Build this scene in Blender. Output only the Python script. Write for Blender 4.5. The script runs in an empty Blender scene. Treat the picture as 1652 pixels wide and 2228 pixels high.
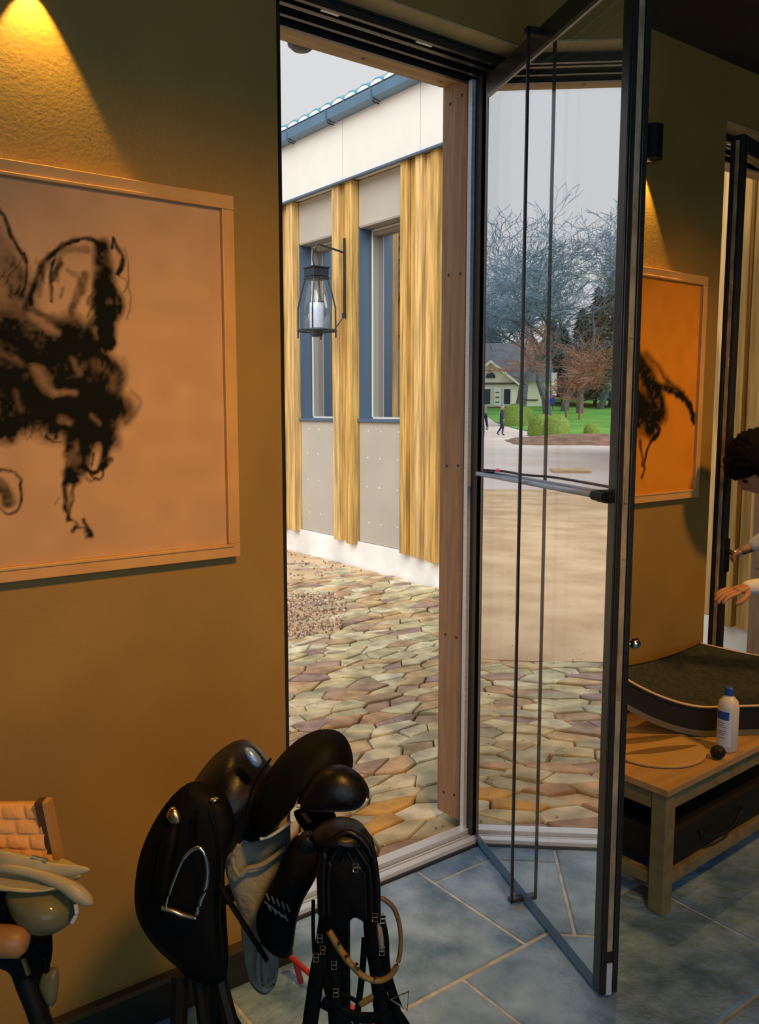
import bpy, math, random
import numpy as np
from mathutils import Vector, Matrix, noise as mnoise
random.seed(7); rng = np.random.default_rng(7)
S = bpy.context.scene; COL = S.collection

# ------------------------------------------------------------------ camera, sky, lights, exposure
EYE = Vector((0, 0, 1.55)); F = 1865.0
PITCH = math.atan(224 / F); HEAD = math.radians(36.87)
cam = bpy.data.objects.new('camera', bpy.data.cameras.new('camera')); COL.objects.link(cam)
cam.location = EYE; cam.rotation_euler = (math.pi / 2 - PITCH, 0, -HEAD)
cam.data.sensor_fit = 'VERTICAL'; cam.data.sensor_height = 24; cam.data.lens = 24 * F / 2228
cam.data.clip_start = 0.05; cam.data.clip_end = 400
S.camera = cam
S.view_settings.view_transform = 'Standard'; S.view_settings.look = 'None'
S.view_settings.exposure = 0.0; S.view_settings.gamma = 1; S.view_settings.use_curve_mapping = False

W = bpy.data.worlds.new('overcast'); S.world = W; W.use_nodes = True
wn = W.node_tree.nodes; wl = W.node_tree.links; wn.clear()
wo = wn.new('ShaderNodeOutputWorld'); wb = wn.new('ShaderNodeBackground')
tc = wn.new('ShaderNodeTexCoord'); sx = wn.new('ShaderNodeSeparateXYZ'); mr = wn.new('ShaderNodeMapRange')
cr = wn.new('ShaderNodeValToRGB')
wl.new(tc.outputs['Generated'], sx.inputs[0]); wl.new(sx.outputs['Z'], mr.inputs[0])
mr.inputs[1].default_value = 0; mr.inputs[2].default_value = 1
wl.new(mr.outputs[0], cr.inputs[0])
cr.color_ramp.elements[0].color = (.72, .715, .72, 1); cr.color_ramp.elements[1].color = (.70, .72, .76, 1)
wl.new(cr.outputs[0], wb.inputs[0]); wb.inputs[1].default_value = 1.0; wl.new(wb.outputs[0], wo.inputs[0])

def light(name, kind, loc, energy, color, aim=None, **kw):
    d = bpy.data.lights.new(name, kind); d.energy = energy; d.color = color
    for k, v in kw.items(): setattr(d, k, v)
    o = bpy.data.objects.new(name, d); COL.objects.link(o); o.location = loc
    if aim is not None: o.rotation_euler = (Vector(aim) - Vector(loc)).to_track_quat('-Z', 'Y').to_euler()
    return o
light('cloudy_sun', 'SUN', (0, 0, 10), 3.5, (1, .97, .93), aim=(.62, .42, 9.36), angle=math.radians(60))
# unseen fill lights, added: cool daylight from behind, two warm spots aimed at the walls
light('daylight_fill', 'AREA', (-.4, -2.6, 1.9), 38, (.66, .86, 1), aim=(1.6, 1.6, .6), shape='RECTANGLE', size=2.6, size_y=1.8)
light('warm_fill', 'SPOT', (.75, -.2, 2.8), 250, (1, .46, .08), aim=(1.05, 1.97, .95), spot_size=math.radians(58), spot_blend=1, shadow_soft_size=.15)
light('warm_fill', 'SPOT', (2.9, .1, 2.8), 170, (1, .46, .08), aim=(2.85, 1.97, 1.0), spot_size=math.radians(60), spot_blend=1, shadow_soft_size=.15)

# ------------------------------------------------------------------ helpers
fwv = Vector((math.sin(HEAD) * math.cos(PITCH), math.cos(HEAD) * math.cos(PITCH), -math.sin(PITCH)))
Rv = Vector((math.cos(HEAD), -math.sin(HEAD), 0)); Uv = Rv.cross(fwv)
def ray(x, y): return fwv + Rv * ((x - 826) / F) - Uv * ((y - 1114) / F)
def at(x, y, d): return EYE + ray(x, y) * d
def hit(x, y, ax, c):
    r = ray(x, y); return EYE + r * ((c - EYE[ax]) / r[ax])
def pxof(P):
    q = Vector(P) - EYE; d = q.dot(fwv)
    return (826 + F * q.dot(Rv) / d, 1114 - F * q.dot(Uv) / d) if d > .01 else (-9999, -9999)
HG = Vector((2.02, 2.12, 0)); NM = Vector((-.936, .353, 0)).normalized()      # hinge and face normal of the open leaf
def mir(P): P = Vector(P); return P - 2 * (P - HG).dot(NM) * NM
EYM = mir(EYE)
def mhit(x, y, ax, c):
    r = ray(x, y); r = r - 2 * r.dot(NM) * NM
    return EYM + r * ((c - EYM[ax]) / r[ax])

class MB:
    def __init__(s): s.v = []; s.f = []
    def quad(s, *p): n = len(s.v); s.v += [tuple(q) for q in p]; s.f.append(tuple(range(n, n + len(p)))); return s
    def box(s, x0, x1, y0, y1, z0, z1, M=None):
        n = len(s.v)
        P = [Vector((x, y, z)) for z in (z0, z1) for y in (y0, y1) for x in (x0, x1)]
        if M is not None: P = [M @ p for p in P]
        s.v += [tuple(p) for p in P]
        s.f += [tuple(n + i for i in q) for q in ((0, 2, 3, 1), (4, 5, 7, 6), (0, 1, 5, 4), (2, 6, 7, 3), (0, 4, 6, 2), (1, 3, 7, 5))]
        return s
    def prism(s, pts, off):     # closed polygon pushed along off
        n = len(s.v); k = len(pts); off = Vector(off)
        s.v += [tuple(p) for p in pts] + [tuple(Vector(p) + off) for p in pts]
        s.f.append(tuple(n + i for i in range(k))[::-1]); s.f.append(tuple(n + k + i for i in range(k)))
        for i in range(k): j = (i + 1) % k; s.f.append((n + i, n + j, n + k + j, n + k + i))
        return s
    def tube(s, pts, r, seg=8, closed=False, flat=1.0, ref=None):
        pts = [Vector(p) for p in pts]; m = len(pts); n = len(s.v)
        rr = r if isinstance(r, (list, tuple)) else [r] * m
        for i, p in enumerate(pts):
            a = pts[(i - 1) % m] if (closed or i > 0) else p
            b = pts[(i + 1) % m] if (closed or i < m - 1) else p
            t = (b - a).normalized()
            u = t.cross(Vector(ref) if ref is not None else (Vector((0, 0, 1)) if abs(t.z) < .95 else Vector((1, 0, 0)))).normalized(); w = t.cross(u)
            for k in range(seg):
                an = 2 * math.pi * k / seg; s.v.append(tuple(p + u * math.cos(an) * rr[i] + w * math.sin(an) * rr[i] * flat))
        for i in range(m if closed else m - 1):
            for k in range(seg):
                a = n + i * seg; b = n + ((i + 1) % m) * seg; k2 = (k + 1) % seg
                s.f.append((a + k, a + k2, b + k2, b + k))
        if not closed:
            s.f.append(tuple(n + k for k in range(seg))[::-1]); s.f.append(tuple(n + (m - 1) * seg + k for k in range(seg)))
        return s
    def lathe(s, c, prof, seg=20, ax=None):
        c = Vector(c); n = len(s.v); Q = Matrix.Identity(3) if ax is None else Vector(ax).to_track_quat('Z', 'Y').to_matrix()
        for r, z in prof:
            for k in range(seg):
                a = 2 * math.pi * k / seg; s.v.append(tuple(c + Q @ Vector((r * math.cos(a), r * math.sin(a), z))))
        for i in range(len(prof) - 1):
            for k in range(seg):
                k2 = (k + 1) % seg; s.f.append((n + i * seg + k, n + i * seg + k2, n + (i + 1) * seg + k2, n + (i + 1) * seg + k))
        s.f.append(tuple(n + k for k in range(seg))[::-1]); s.f.append(tuple(n + (len(prof) - 1) * seg + k for k in range(seg)))
        return s
    def ball(s, c, r, seg=16, rings=9):
        r = r if isinstance(r, (tuple, list)) else (r, r, r); n = len(s.v)
        for i in range(1, rings):
            t = math.pi * i / rings
            for k in range(seg):
                a = 2 * math.pi * k / seg
                s.v.append((c[0] + r[0] * math.sin(t) * math.cos(a), c[1] + r[1] * math.sin(t) * math.sin(a), c[2] + r[2] * math.cos(t)))
        for i in range(rings - 2):
            for k in range(seg):
                k2 = (k + 1) % seg; s.f.append((n + i * seg + k, n + (i + 1) * seg + k, n + (i + 1) * seg + k2, n + i * seg + k2))
        s.f.append(tuple(n + k for k in range(seg))); s.f.append(tuple(n + (rings - 2) * seg + k for k in range(seg))[::-1])
        return s
    def build(s, name, mat, parent=None, smooth=False, bevel=0, sub=0, kind=None):
        me = bpy.data.meshes.new(name); me.from_pydata(s.v, [], s.f); me.update()
        me.materials.append(mat)
        if smooth: me.polygons.foreach_set('use_smooth', [True] * len(me.polygons))
        o = bpy.data.objects.new(name, me); COL.objects.link(o)
        if parent is not None: o.parent = parent; o.matrix_parent_inverse = Matrix.Translation(-parent_loc(parent))
        if bevel: b = o.modifiers.new('b', 'BEVEL'); b.width = bevel; b.segments = 2; b.limit_method = 'ANGLE'
        if sub: m = o.modifiers.new('s', 'SUBSURF'); m.levels = sub; m.render_levels = sub
        if kind: o['kind'] = kind
        return o
def parent_loc(p):
    return p.location.copy() if p.type == 'EMPTY' else Vector((0, 0, 0))
def box(*a): return MB().box(*a)
def thing(name, loc, label, cat, group=None):
    o = bpy.data.objects.new(name, None); COL.objects.link(o); o.location = loc; o.empty_display_size = .1
    return tag(o, label, cat, group)
def tag(o, label, cat, group=None):
    o['label'] = label; o['category'] = cat
    if group: o['group'] = group
    return o
def struct(o): o['kind'] = 'structure'; return o
def copyobj(o, parent=None):
    c = o.copy(); COL.objects.link(c); mi = o.matrix_parent_inverse.copy(); c.parent = parent; c.matrix_parent_inverse = mi; return c

# pillow: padded leather shape grown from an outline (points in space), thickness along dirv
def pillow(outline, thick, dirv, rings=4, n=40, wob=0, back=1.0, power=.5):
    P = [Vector(p) for p in outline]; m = len(P); pts = []
    def cr_(a, b, c, d, t): return .5 * ((2 * b) + (c - a) * t + (2 * a - 5 * b + 4 * c - d) * t * t + (3 * b - a - 3 * c + d) * t ** 3)
    for i in range(n):
        u = i / n * m; k = int(u); t = u - k
        pts.append(cr_(P[(k - 1) % m], P[k % m], P[(k + 1) % m], P[(k + 2) % m], t))
    c = sum(pts, Vector()) / n; b = MB(); dirv = Vector(dirv).normalized()
    rows = []
    for side in (1, -1):
        for j in range(rings + 1):
            if side == -1 and j == 0: continue
            s_ = 1 - j / (rings + .6); h = thick * .5 * (1 - s_ ** 2) ** power * side * (back if side > 0 else 1)
            rows.append((side, [c + (p - c) * s_ + dirv * h for p in pts]))
    base = {}
    for r, (side, row) in enumerate(rows): base[r] = len(b.v); b.v += [tuple(q) for q in row]
    fr = [r for r, (sd, _) in enumerate(rows) if sd == 1]; bk = [fr[0]] + [r for r, (sd, _) in enumerate(rows) if sd == -1]
    for seq, flip in ((fr, 0), (bk, 1)):
        for a, d in zip(seq[:-1], seq[1:]):
            for k in range(n):
                q = (base[a] + k, base[a] + (k + 1) % n, base[d] + (k + 1) % n, base[d] + k); b.f.append(q[::-1] if flip else q)
        q = tuple(base[seq[-1]] + k for k in range(n)); b.f.append(q[::-1] if flip else q)
    return b
def smoothpath(P, n=6):
    P = [Vector(p) for p in P]; out = []
    for i in range(len(P) - 1):
        a = P[max(i - 1, 0)]; b = P[i]; c = P[i + 1]; d = P[min(i + 2, len(P) - 1)]
        for k in range(n):
            t = k / n; out.append(.5 * ((2 * b) + (c - a) * t + (2 * a - 5 * b + 4 * c - d) * t * t + (3 * b - a - 3 * c + d) * t ** 3))
    out.append(P[-1]); return out

# ------------------------------------------------------------------ materials
def mat(name, col, rough=.6, metal=0, var=0, scale=8, stretch=(1, 1, 1), col2=None, bump=0, bscale=None, spec=.5, rand=None, coat=0, emit=None, detail=4, island=False, sheen=0):
    m = bpy.data.materials.new(name); m.use_nodes = True; nt = m.node_tree; N = nt.nodes; L = nt.links
    b = N['Principled BSDF']; b.inputs['Roughness'].default_value = rough; b.inputs['Metallic'].default_value = metal
    b.inputs['Specular IOR Level'].default_value = spec; b.inputs['Coat Weight'].default_value = coat
    b.inputs['Sheen Weight'].default_value = sheen
    c = (*col, 1); b.inputs['Base Color'].default_value = c
    if col2 is not None or var or bump or rand:
        t = N.new('ShaderNodeTexCoord'); mp = N.new('ShaderNodeMapping'); L.new(t.outputs['Object'], mp.inputs[0])
        mp.inputs['Scale'].default_value = stretch
        nz = N.new('ShaderNodeTexNoise'); nz.inputs['Scale'].default_value = scale; nz.inputs['Detail'].default_value = detail
        L.new(mp.outputs[0], nz.inputs[0])
        if rand:
            if island: g = N.new('ShaderNodeNewGeometry'); src = g.outputs['Random Per Island']
            else: g = N.new('ShaderNodeObjectInfo'); src = g.outputs['Random']
            rp = N.new('ShaderNodeValToRGB'); rp.color_ramp.interpolation = 'CONSTANT' if len(rand) > 3 else 'LINEAR'
            e = rp.color_ramp.elements
            while len(e) < len(rand): e.new(.5)
            for i, q in enumerate(rand): e[i].position = i / len(rand); e[i].color = (*q, 1)
            L.new(src, rp.inputs[0]); base = rp.outputs[0]
        else:
            rg = N.new('ShaderNodeRGB'); rg.outputs[0].default_value = c; base = rg.outputs[0]
        mx = N.new('ShaderNodeMix'); mx.data_type = 'RGBA'
        rm = N.new('ShaderNodeMapRange'); rm.inputs[1].default_value = .35; rm.inputs[2].default_value = .65; L.new(nz.outputs[0], rm.inputs[0])
        if col2 is not None:
            L.new(rm.outputs[0], mx.inputs['Factor']); L.new(base, mx.inputs[6]); mx.inputs[7].default_value = (*col2, 1)
        else:
            mx.blend_type = 'MULTIPLY'; mx.inputs['Factor'].default_value = 1
            r2 = N.new('ShaderNodeMapRange'); r2.inputs[3].default_value = 1 - var; r2.inputs[4].default_value = 1 + var * .5; L.new(rm.outputs[0], r2.inputs[0])
            cc = N.new('ShaderNodeCombineColor')
            for i in range(3): L.new(r2.outputs[0], cc.inputs[i])
            L.new(base, mx.inputs[6]); L.new(cc.outputs[0], mx.inputs[7])
        L.new(mx.outputs[2], b.inputs['Base Color'])
        if bump:
            n2 = N.new('ShaderNodeTexNoise'); n2.inputs['Scale'].default_value = bscale or scale; n2.inputs['Detail'].default_value = 6; L.new(mp.outputs[0], n2.inputs[0])
            bp = N.new('ShaderNodeBump'); bp.inputs['Strength'].default_value = bump; bp.inputs['Distance'].default_value = .01
            L.new(n2.outputs[0], bp.inputs['Height']); L.new(bp.outputs[0], b.inputs['Normal'])
    if emit: b.inputs['Emission Color'].default_value = (*emit[0], 1); b.inputs['Emission Strength'].default_value = emit[1]
    return m
M = {}
M['wall'] = mat('wall_paint', (.32, .205, .050), .55, var=.12, scale=3, bump=.12, bscale=120)
M['ceiling'] = mat('ceiling_dark', (.05, .045, .035), .8, var=.2, scale=2)
M['soffit'] = mat('lintel_plaster', (.50, .40, .20), .6, var=.15, scale=8)
M['slate'] = mat('slate', (.10, .22, .38), .30, col2=(.36, .56, .82), scale=6, bump=1.0, bscale=22, rand=[(.09, .21, .37), (.13, .25, .42), (.11, .24, .43)], detail=9)
M['slate_bed'] = mat('grout', (.62, .66, .66), .8, var=.3, scale=20)
M['base'] = mat('baseboard_black', (.012, .012, .012), .5)
M['basecap'] = mat('baseboard_cap', (.07, .045, .015), .5)
M['frame'] = mat('black_profile', (.022, .023, .022), .32, var=.2, scale=30)
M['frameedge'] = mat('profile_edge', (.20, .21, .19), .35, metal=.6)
M['alu'] = mat('aluminium', (.74, .84, .96), .35, metal=.25, var=.1, scale=6, stretch=(1, 20, 20))
M['track'] = mat('track_groove', (.03, .035, .06), .4)
M['rod'] = mat('brushed_rod', (.38, .55, .82), .35, metal=.3)
M['postwood'] = mat('jamb_wood', (.30, .17, .095), .6, col2=(.40, .25, .15), scale=5, stretch=(10, 10, 1), bump=.3, bscale=9)
M['headwood'] = mat('header_wood', (.52, .36, .17), .6, col2=(.38, .25, .12), scale=3, stretch=(1.2, 12, 12), bump=.3)
M['nail'] = mat('screw_head', (.03, .02, .015), .5)
M['strike'] = mat('lock_strip', (.75, .60, .38), .35, metal=.6, var=.35, scale=25, stretch=(1, 1, .6))
M['larch'] = mat('larch_batten', (.62, .38, .10), .62, rand=[(.66, .42, .13), (.60, .36, .09), (.72, .48, .19)], var=.42, scale=3.2, stretch=(9, 9, .55), bump=.5, bscale=10)
M['larch2'] = mat('larch_brown', (.40, .19, .07), .6, var=.4, scale=3, stretch=(9, 9, .6), bump=.3)
M['panel'] = mat('cement_panel', (.47, .44, .385), .7, var=.06, scale=2)
M['band'] = mat('eaves_panel', (.80, .79, .75), .6, var=.04, scale=2)
M['plinth'] = mat('plinth_render', (.90, .90, .89), .7, var=.16, scale=3)
M['anth'] = mat('anthracite_metal', (.10, .17, .26), .4, metal=.3)
M['gutter'] = mat('gutter_metal', (.13, .24, .36), .4, metal=.2, var=.1, scale=3)
M['tile'] = mat('roof_tile', (.04, .28, .42), .3, coat=.5)
M['bead'] = mat('pale_bead', (.72, .72, .68), .5)
M['taupe'] = mat('taupe_reveal', (.30, .29, .26), .6)
M['stone'] = mat('paving', (.6, .5, .33), .72, rand=[(.60, .51, .29), (.50, .36, .20), (.68, .60, .39), (.42, .29, .20), (.55, .48, .28), (.58, .41, .22), (.36, .25, .21), (.64, .55, .33), (.46, .41, .26), (.72, .65, .45), (.50, .32, .18), (.60, .54, .34)], var=.38, scale=9, bump=.6, bscale=14)
M['stone2'] = mat('paving_far', (.6, .5, .33), .72, rand=[(.60, .51, .29), (.50, .36, .20), (.68, .60, .39), (.42, .29, .20), (.55, .48, .28), (.58, .41, .22), (.36, .25, .21), (.64, .55, .33), (.46, .41, .26), (.72, .65, .45), (.50, .32, .18), (.60, .54, .34)], var=.38, scale=9, bump=.6, bscale=14, island=True)
M['stoney'] = mat('paving_orange', (.62, .34, .07), .7, var=.3, scale=9, bump=.5)
M['joint'] = mat('joint_sand', (.17, .12, .075), .95, var=.4, scale=40)
M['sand'] = mat('sandy_ground', (.70, .52, .33), .95, col2=(.50, .35, .21), scale=1.6, bump=.6, bscale=18, detail=10, spec=.1)
M['gravel'] = mat('pale_gravel', (.60, .52, .46), .95, col2=(.68, .62, .58), scale=.35, bump=.4, bscale=8, detail=8, spec=.1)
M['pebble'] = mat('pebble', (.4, .3, .2), .8, rand=[(.42, .30, .22), (.60, .46, .34), (.25, .17, .13), (.70, .58, .45)], island=True, var=.1)
M['soil'] = mat('soil', (.25, .15, .10), .95, var=.4, scale=2, bump=.6)
M['lawn'] = mat('lawn', (.10, .30, .06), .9, col2=(.17, .40, .08), scale=.3, spec=.1)
M['box'] = mat('boxwood', (.09, .16, .015), .8, col2=(.22, .33, .05), scale=12, bump=1, bscale=30)
M['bark'] = mat('bark', (.10, .12, .13), .9, var=.3, scale=4)
M['haze_twigs'] = mat('twigs', (.13, .20, .27), .9)  # bluish grey carries the haze and sky light over distant trees
M['bloom'] = mat('red_twigs', (.26, .13, .09), .9)
M['conifer'] = mat('conifer', (.07, .13, .13), .9, col2=(.11, .18, .15), scale=1.5)
M['cream'] = mat('house_cream', (.92, .87, .70), .7)
M['white'] = mat('white_paint', (.82, .82, .78), .5)
M['slater'] = mat('house_roof', (.13, .15, .18), .7, var=.2, scale=2)
M['dark'] = mat('dark_pane', (.03, .05, .08), .15)
M['brown'] = mat('brown_trim', (.10, .07, .04), .6)
M['blue'] = mat('banner_blue', (.01, .04, .40), .5)
M['navy'] = mat('navy_cloth', (.015, .02, .06), .8)
M['skin'] = mat('skin', (.42, .22, .14), .5)
M['hair'] = mat('black_hair', (.003, .003, .0035), .7, spec=.08, bump=.6, bscale=60, stretch=(1, 6, 1))
M['hairg'] = mat('fair_hair', (.45, .30, .22), .6)
M['shirt'] = mat('white_cloth', (.75, .77, .80), .7, bump=.2, bscale=15)
M['vest'] = mat('dark_jacket', (.02, .025, .03), .7)
M['leather'] = mat('black_leather', (.004, .004, .005), .38, spec=.28, bump=.12, bscale=60)
M['leather2'] = mat('matt_black_leather', (.0025, .003, .0035), .6, spec=.10, bump=.1, bscale=60)
M['piping'] = mat('pale_piping', (.50, .58, .60), .35)
M['fleece'] = mat('grey_fleece', (.13, .14, .10), .95, col2=(.22, .235, .19), scale=9, bump=.6, bscale=60, sheen=.3)
M['steel'] = mat('steel', (.80, .76, .66), .2, metal=1)
M['bluesheen'] = mat('blue_sheen', (.22, .38, .75), .35, metal=.5)
M['brass'] = mat('brass', (.80, .52, .2), .25, metal=1)
M['rein'] = mat('brown_rein', (.06, .035, .03), .45, col2=(.26, .16, .03), scale=7)
M['red'] = mat('red_metal', (.62, .05, .07), .35)
M['mark'] = mat('grey_stitching', (.20, .20, .18), .6)
M['orangemark'] = mat('orange_mark', (.35, .12, .03), .6)
M['quilt'] = mat('tan_quilt', (.80, .42, .15), .85, var=.15, scale=10, bump=.3, bscale=80)
M['binding'] = mat('brown_binding', (.06, .03, .012), .7)
M['tanband'] = mat('tan_band', (.42, .22, .06), .7)
M['creaml'] = mat('cream_leather', (.42, .36, .20), .4)
M['greyl'] = mat('olive_grey_panel', (.13, .12, .05), .55, coat=.2)
M['tanl'] = mat('tan_leather', (.42, .20, .06), .45, var=.2, scale=4)
M['bench'] = mat('bench_wood', (.27, .22, .11), .6, col2=(.19, .155, .08), scale=3, stretch=(8, 1.5, 8), bump=.2)
M['benchtop'] = mat('bench_top_wood', (.52, .33, .15), .5, col2=(.42, .25, .10), scale=3, stretch=(1, 9, 9), bump=.2)
M['mattan'] = mat('tan_mat', (.50, .32, .12), .6, var=.12, scale=5)
M['matshadow'] = mat('mat_shadow', (.20, .12, .04), .6)
M['padq'] = mat('dark_quilt', (.025, .032, .028), .7, var=.5, scale=40, bump=.4, bscale=60)
M['padblack'] = mat('black_pad', (.006, .006, .006), .7)
M['padgrey'] = mat('grey_pad_edge', (.14, .13, .09), .7)
M['creamp'] = mat('cream_piping', (.75, .55, .30), .5)
M['bottle'] = mat('bottle_white', (.78, .74, .66), .35, coat=.2)
M['label'] = mat('bottle_label', (.80, .84, .90), .4)
M['labelblue'] = mat('bottle_blue', (.02, .10, .42), .4)
M['oak'] = mat('frame_oak', (.66, .40, .15), .45, col2=(.56, .33, .12), scale=4, stretch=(1.5, 8, 1.5), bump=.1)
M['lampblack'] = mat('lamp_black', (.006, .006, .006), .55, spec=.2)
M['lampin'] = mat('lamp_inside', (.9, .7, .35), .3, emit=((1, .62, .2), 2.5))
M['lantern'] = mat('lantern_iron', (.035, .045, .06), .4, metal=.3)
M['candle'] = mat('candle_opal', (.62, .74, .90), .35)
M['crate'] = mat('black_bag', (.006, .006, .007), .6)

def glass(name, refl, tint=(.93, .97, 1), rough=0.0):
    m = bpy.data.materials.new(name); m.use_nodes = True; N = m.node_tree.nodes; L = m.node_tree.links; N.clear()
    o = N.new('ShaderNodeOutputMaterial'); g = N.new('ShaderNodeBsdfGlossy'); t = N.new('ShaderNodeBsdfTransparent'); x = N.new('ShaderNodeMixShader')
    g.inputs['Color'].default_value = (*tint, 1); g.inputs['Roughness'].default_value = rough; x.inputs[0].default_value = refl
    L.new(t.outputs[0], x.inputs[1]); L.new(g.outputs[0], x.inputs[2]); L.new(x.outputs[0], o.inputs[0]); return m
M['glass_front'] = glass('solar_glass_front', .74, (.97, .99, 1))
M['glass_back'] = glass('solar_glass_back', .82)
M['glass_win'] = glass('window_glass', .72, (.92, .9, .9))
M['glass_clear'] = glass('clear_glass', .10)
M['glass_lamp'] = glass('lantern_glass', .12)

# ------------------------------------------------------------------ the room shell
YW, YO = 1.97, 2.365                       # inner and outer face of the wall with the doors
ZC, ZL = 2.87, 2.66                        # ceiling, lintel
X1, X2, X3, X4 = 1.155, 2.12, 3.157, 4.27  # opening, wall, opening
struct(box(-3, X1, YW, YO, 0, ZC).build('wall_left', M['wall']))
struct(box(X2, X3, YW, YO, 0, ZC).build('wall_back', M['wall']))
struct(box(X1, X2, YW, YO, ZL, ZC).build('wall_above_door', M['wall']))
struct(box(X3, X4, YW, YO, ZL, ZC).build('wall_above_far_door', M['wall']))
struct(box(X4, 5.2, YW, YO, 0, ZC).build('wall_right', M['wall']))
struct(box(5.2, 5.4, -3.6, YO, 0, ZC).build('wall_far_right', M['wall']))
struct(box(-3.2, -3, -3.6, YO, 0, ZC).build('wall_far_left', M['wall']))
struct(box(-3.2, 5.4, -3.8, -3.6, 0, ZC).build('wall_behind', M['wall']))
struct(box(-3.2, 5.4, -3.8, YW + .01, ZC, ZC + .15).build('ceiling', M['ceiling']))
struct(box(-3.2, 5.4, YW, YO + .0, ZC, 3.4).build('wall_upper', M['panel']))
struct(box(-3.2, 5.4, -3.8, YO, 3.4, 3.5).build('roof_slab', M['anth']))
for i, (a, b) in enumerate(((X1, X2), (X3, X4))):       # warm plaster soffit of the lintel
    struct(box(a + .001, b - .001, YW + .002, 2.05, ZL - .006, ZL - .0005).build('trim_%d' % (i + 1), M['soffit']))
bb = struct(box(-3, X1, YW - .022, YW, 0, .098).build('baseboard_left', M['base']))
box(-3, X1, YW - .024, YW, .098, .112).build('cap', M['basecap'], bb)
bb = struct(box(X2, X3, YW - .018, YW, 0, .098).build('baseboard_back', M['base']))

# floor: slate slabs, each one a piece
fl = struct(box(-3.2, 5.4, -3.8, 2.12, -.12, -.006).build('floor', M['slate_bed']))
rows = [(1.614, 2.118, 1.744), (1.092, 1.610, 1.492), (.57, 1.088, 1.86), (.05, .566, 1.36), (-.47, .046, 1.7), (-.99, -.474, 1.4)]
def slab(x0, x1, y0, y1):
    g = .0055; b = MB(); z = random.uniform(-.0012, .0012)
    b.v = [(x0 + g, y0 + g, -.012), (x1 - g, y0 + g, -.012), (x1 - g, y1 - g, -.012), (x0 + g, y1 - g, -.012)]
    e = .004; b.v += [(x0 + g, y0 + g, z - .003), (x1 - g, y0 + g, z - .003), (x1 - g, y1 - g, z - .003), (x0 + g, y1 - g, z - .003)]
    b.v += [(x0 + g + e, y0 + g + e, z), (x1 - g - e, y0 + g + e, z), (x1 - g - e, y1 - g - e, z), (x0 + g + e, y1 - g - e, z)]
    for k in (0, 4):
        for i in range(4): j = (i + 1) % 4; b.f.append((k + i, k + j, k + 4 + j, k + 4 + i))
    b.f.append((8, 9, 10, 11)); b.build('slate_slab', M['slate'], fl)
for (a, b_, xj) in rows:
    xs = [xj + (k * .80) for k in range(-6, 6)]
    xs = [-3.2] + [x for x in xs if -3.1 < x < 5.3] + [5.4]
    for x0, x1 in zip(xs[:-1], xs[1:]):
        if a > 1.6 and abs(x0 - 1.744) < .01: slab(x0, x1, a, 2.022); slab(x0, x1, 2.022, b_)
        else: slab(x0, x1, a, b_)
struct(box(-3.2, 5.4, -3.6, -.99, -.012, 0).build('floor_rear', M['slate']))

# ------------------------------------------------------------------ doorways (frame, sill, timber lining)
def doorway(n, xa, xb):
    d = bpy.data.objects.new('door_%d' % n, None); COL.objects.link(d); d.location = (xa, YW, 0); d['kind'] = 'structure'
    f = MB()                                         # head profile, stepped
    f.box(xa, xb, 2.05, 2.235, ZL - .012, ZL)
    for y, dz in ((2.056, .034), (2.118, .022), (2.168, .028), (2.214, .036)): f.box(xa, xb, y, y + .014, ZL - dz, ZL - .010)
    f.build('head_profile', M['frame'], d)
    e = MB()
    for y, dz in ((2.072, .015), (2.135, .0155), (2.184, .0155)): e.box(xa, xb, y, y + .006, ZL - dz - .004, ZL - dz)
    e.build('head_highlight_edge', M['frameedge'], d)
    for x in (xa + .22, xa + .56): box(x, x + .06, 2.085, 2.108, ZL - .020, ZL - .0125).build('hinge_plate', M['alu'], d)
    for xs, s in ((xb, -1), (xa, 1)):
        x0, x1 = sorted((xs, xs + s * .075)); b = MB()
        b.box(x0, x1, 2.10, 2.235, 0, ZL - .012)
        x2, x3 = sorted((xs + s * .075, xs + s * .088)); b.box(x2, x3, 2.10, 2.120, 0, ZL - .03); b.box(x2, x3, 2.150, 2.166, 0, ZL - .03)
        b.build('jamb_profile', M['frame'], d)
        x2, x3 = sorted((xs + s * .075, xs + s * .0905)); box(x2, x3, 2.196, 2.214, .02, ZL - .03).build('jamb_aluminium_edge', M['alu'], d)
    s_ = MB(); s_.box(xa, xb, 2.112, 2.232, -.02, .006); s_.build('sill_base', M['track'], d)
    box(xa, xb, 2.120, 2.147, .006, .020).build('sill_rail', M['alu'], d)
    box(xa, xb, 2.160, 2.166, .006, .016).build('sill_rail', M['alu'], d)
    box(xa, xb, 2.180, 2.222, .006, .026).build('sill_rail', M['alu'], d)
    for xs, s in ((xb, -1), (xa, 1)):
        x0, x1 = sorted((xs, xs + s * .07))
        p = box(x0, x1, 2.236, YO + .002, .03, ZL - .004).build('timber_jamb', M['postwood'], d, bevel=.003)
        c = MB()
        for z in (.12, .72, 1.34, 2.02, 2.60):
            for y in (2.268, 2.328): c.lathe((xs + s * .0702, y, z + random.uniform(-.01, .01)), [(.0055, 0), (.0055, .001), (.002, .0015)], 8, ax=(s, 0, 0))
        c.build('screw_head', M['nail'], p, kind='stuff')
    h = box(xa + .0705, xb - .0705, 2.236, YO + .002, ZL - .006, ZL - .001).build('timber_header', M['headwood'], d)
    c = MB()
    for x in (xa + .18, xa + .52, xb - .12):
        for y in (2.268, 2.328): c.lathe((x + (y - 2.3) * .2, y, ZL - .0062), [(.0055, 0), (.0055, .001), (.002, .0015)], 8, ax=(0, 0, -1))
    c.build('screw_head', M['nail'], h, kind='stuff')
    return d
door1 = doorway(1, X1, X2); door2 = doorway(2, X3, X4)

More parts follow.
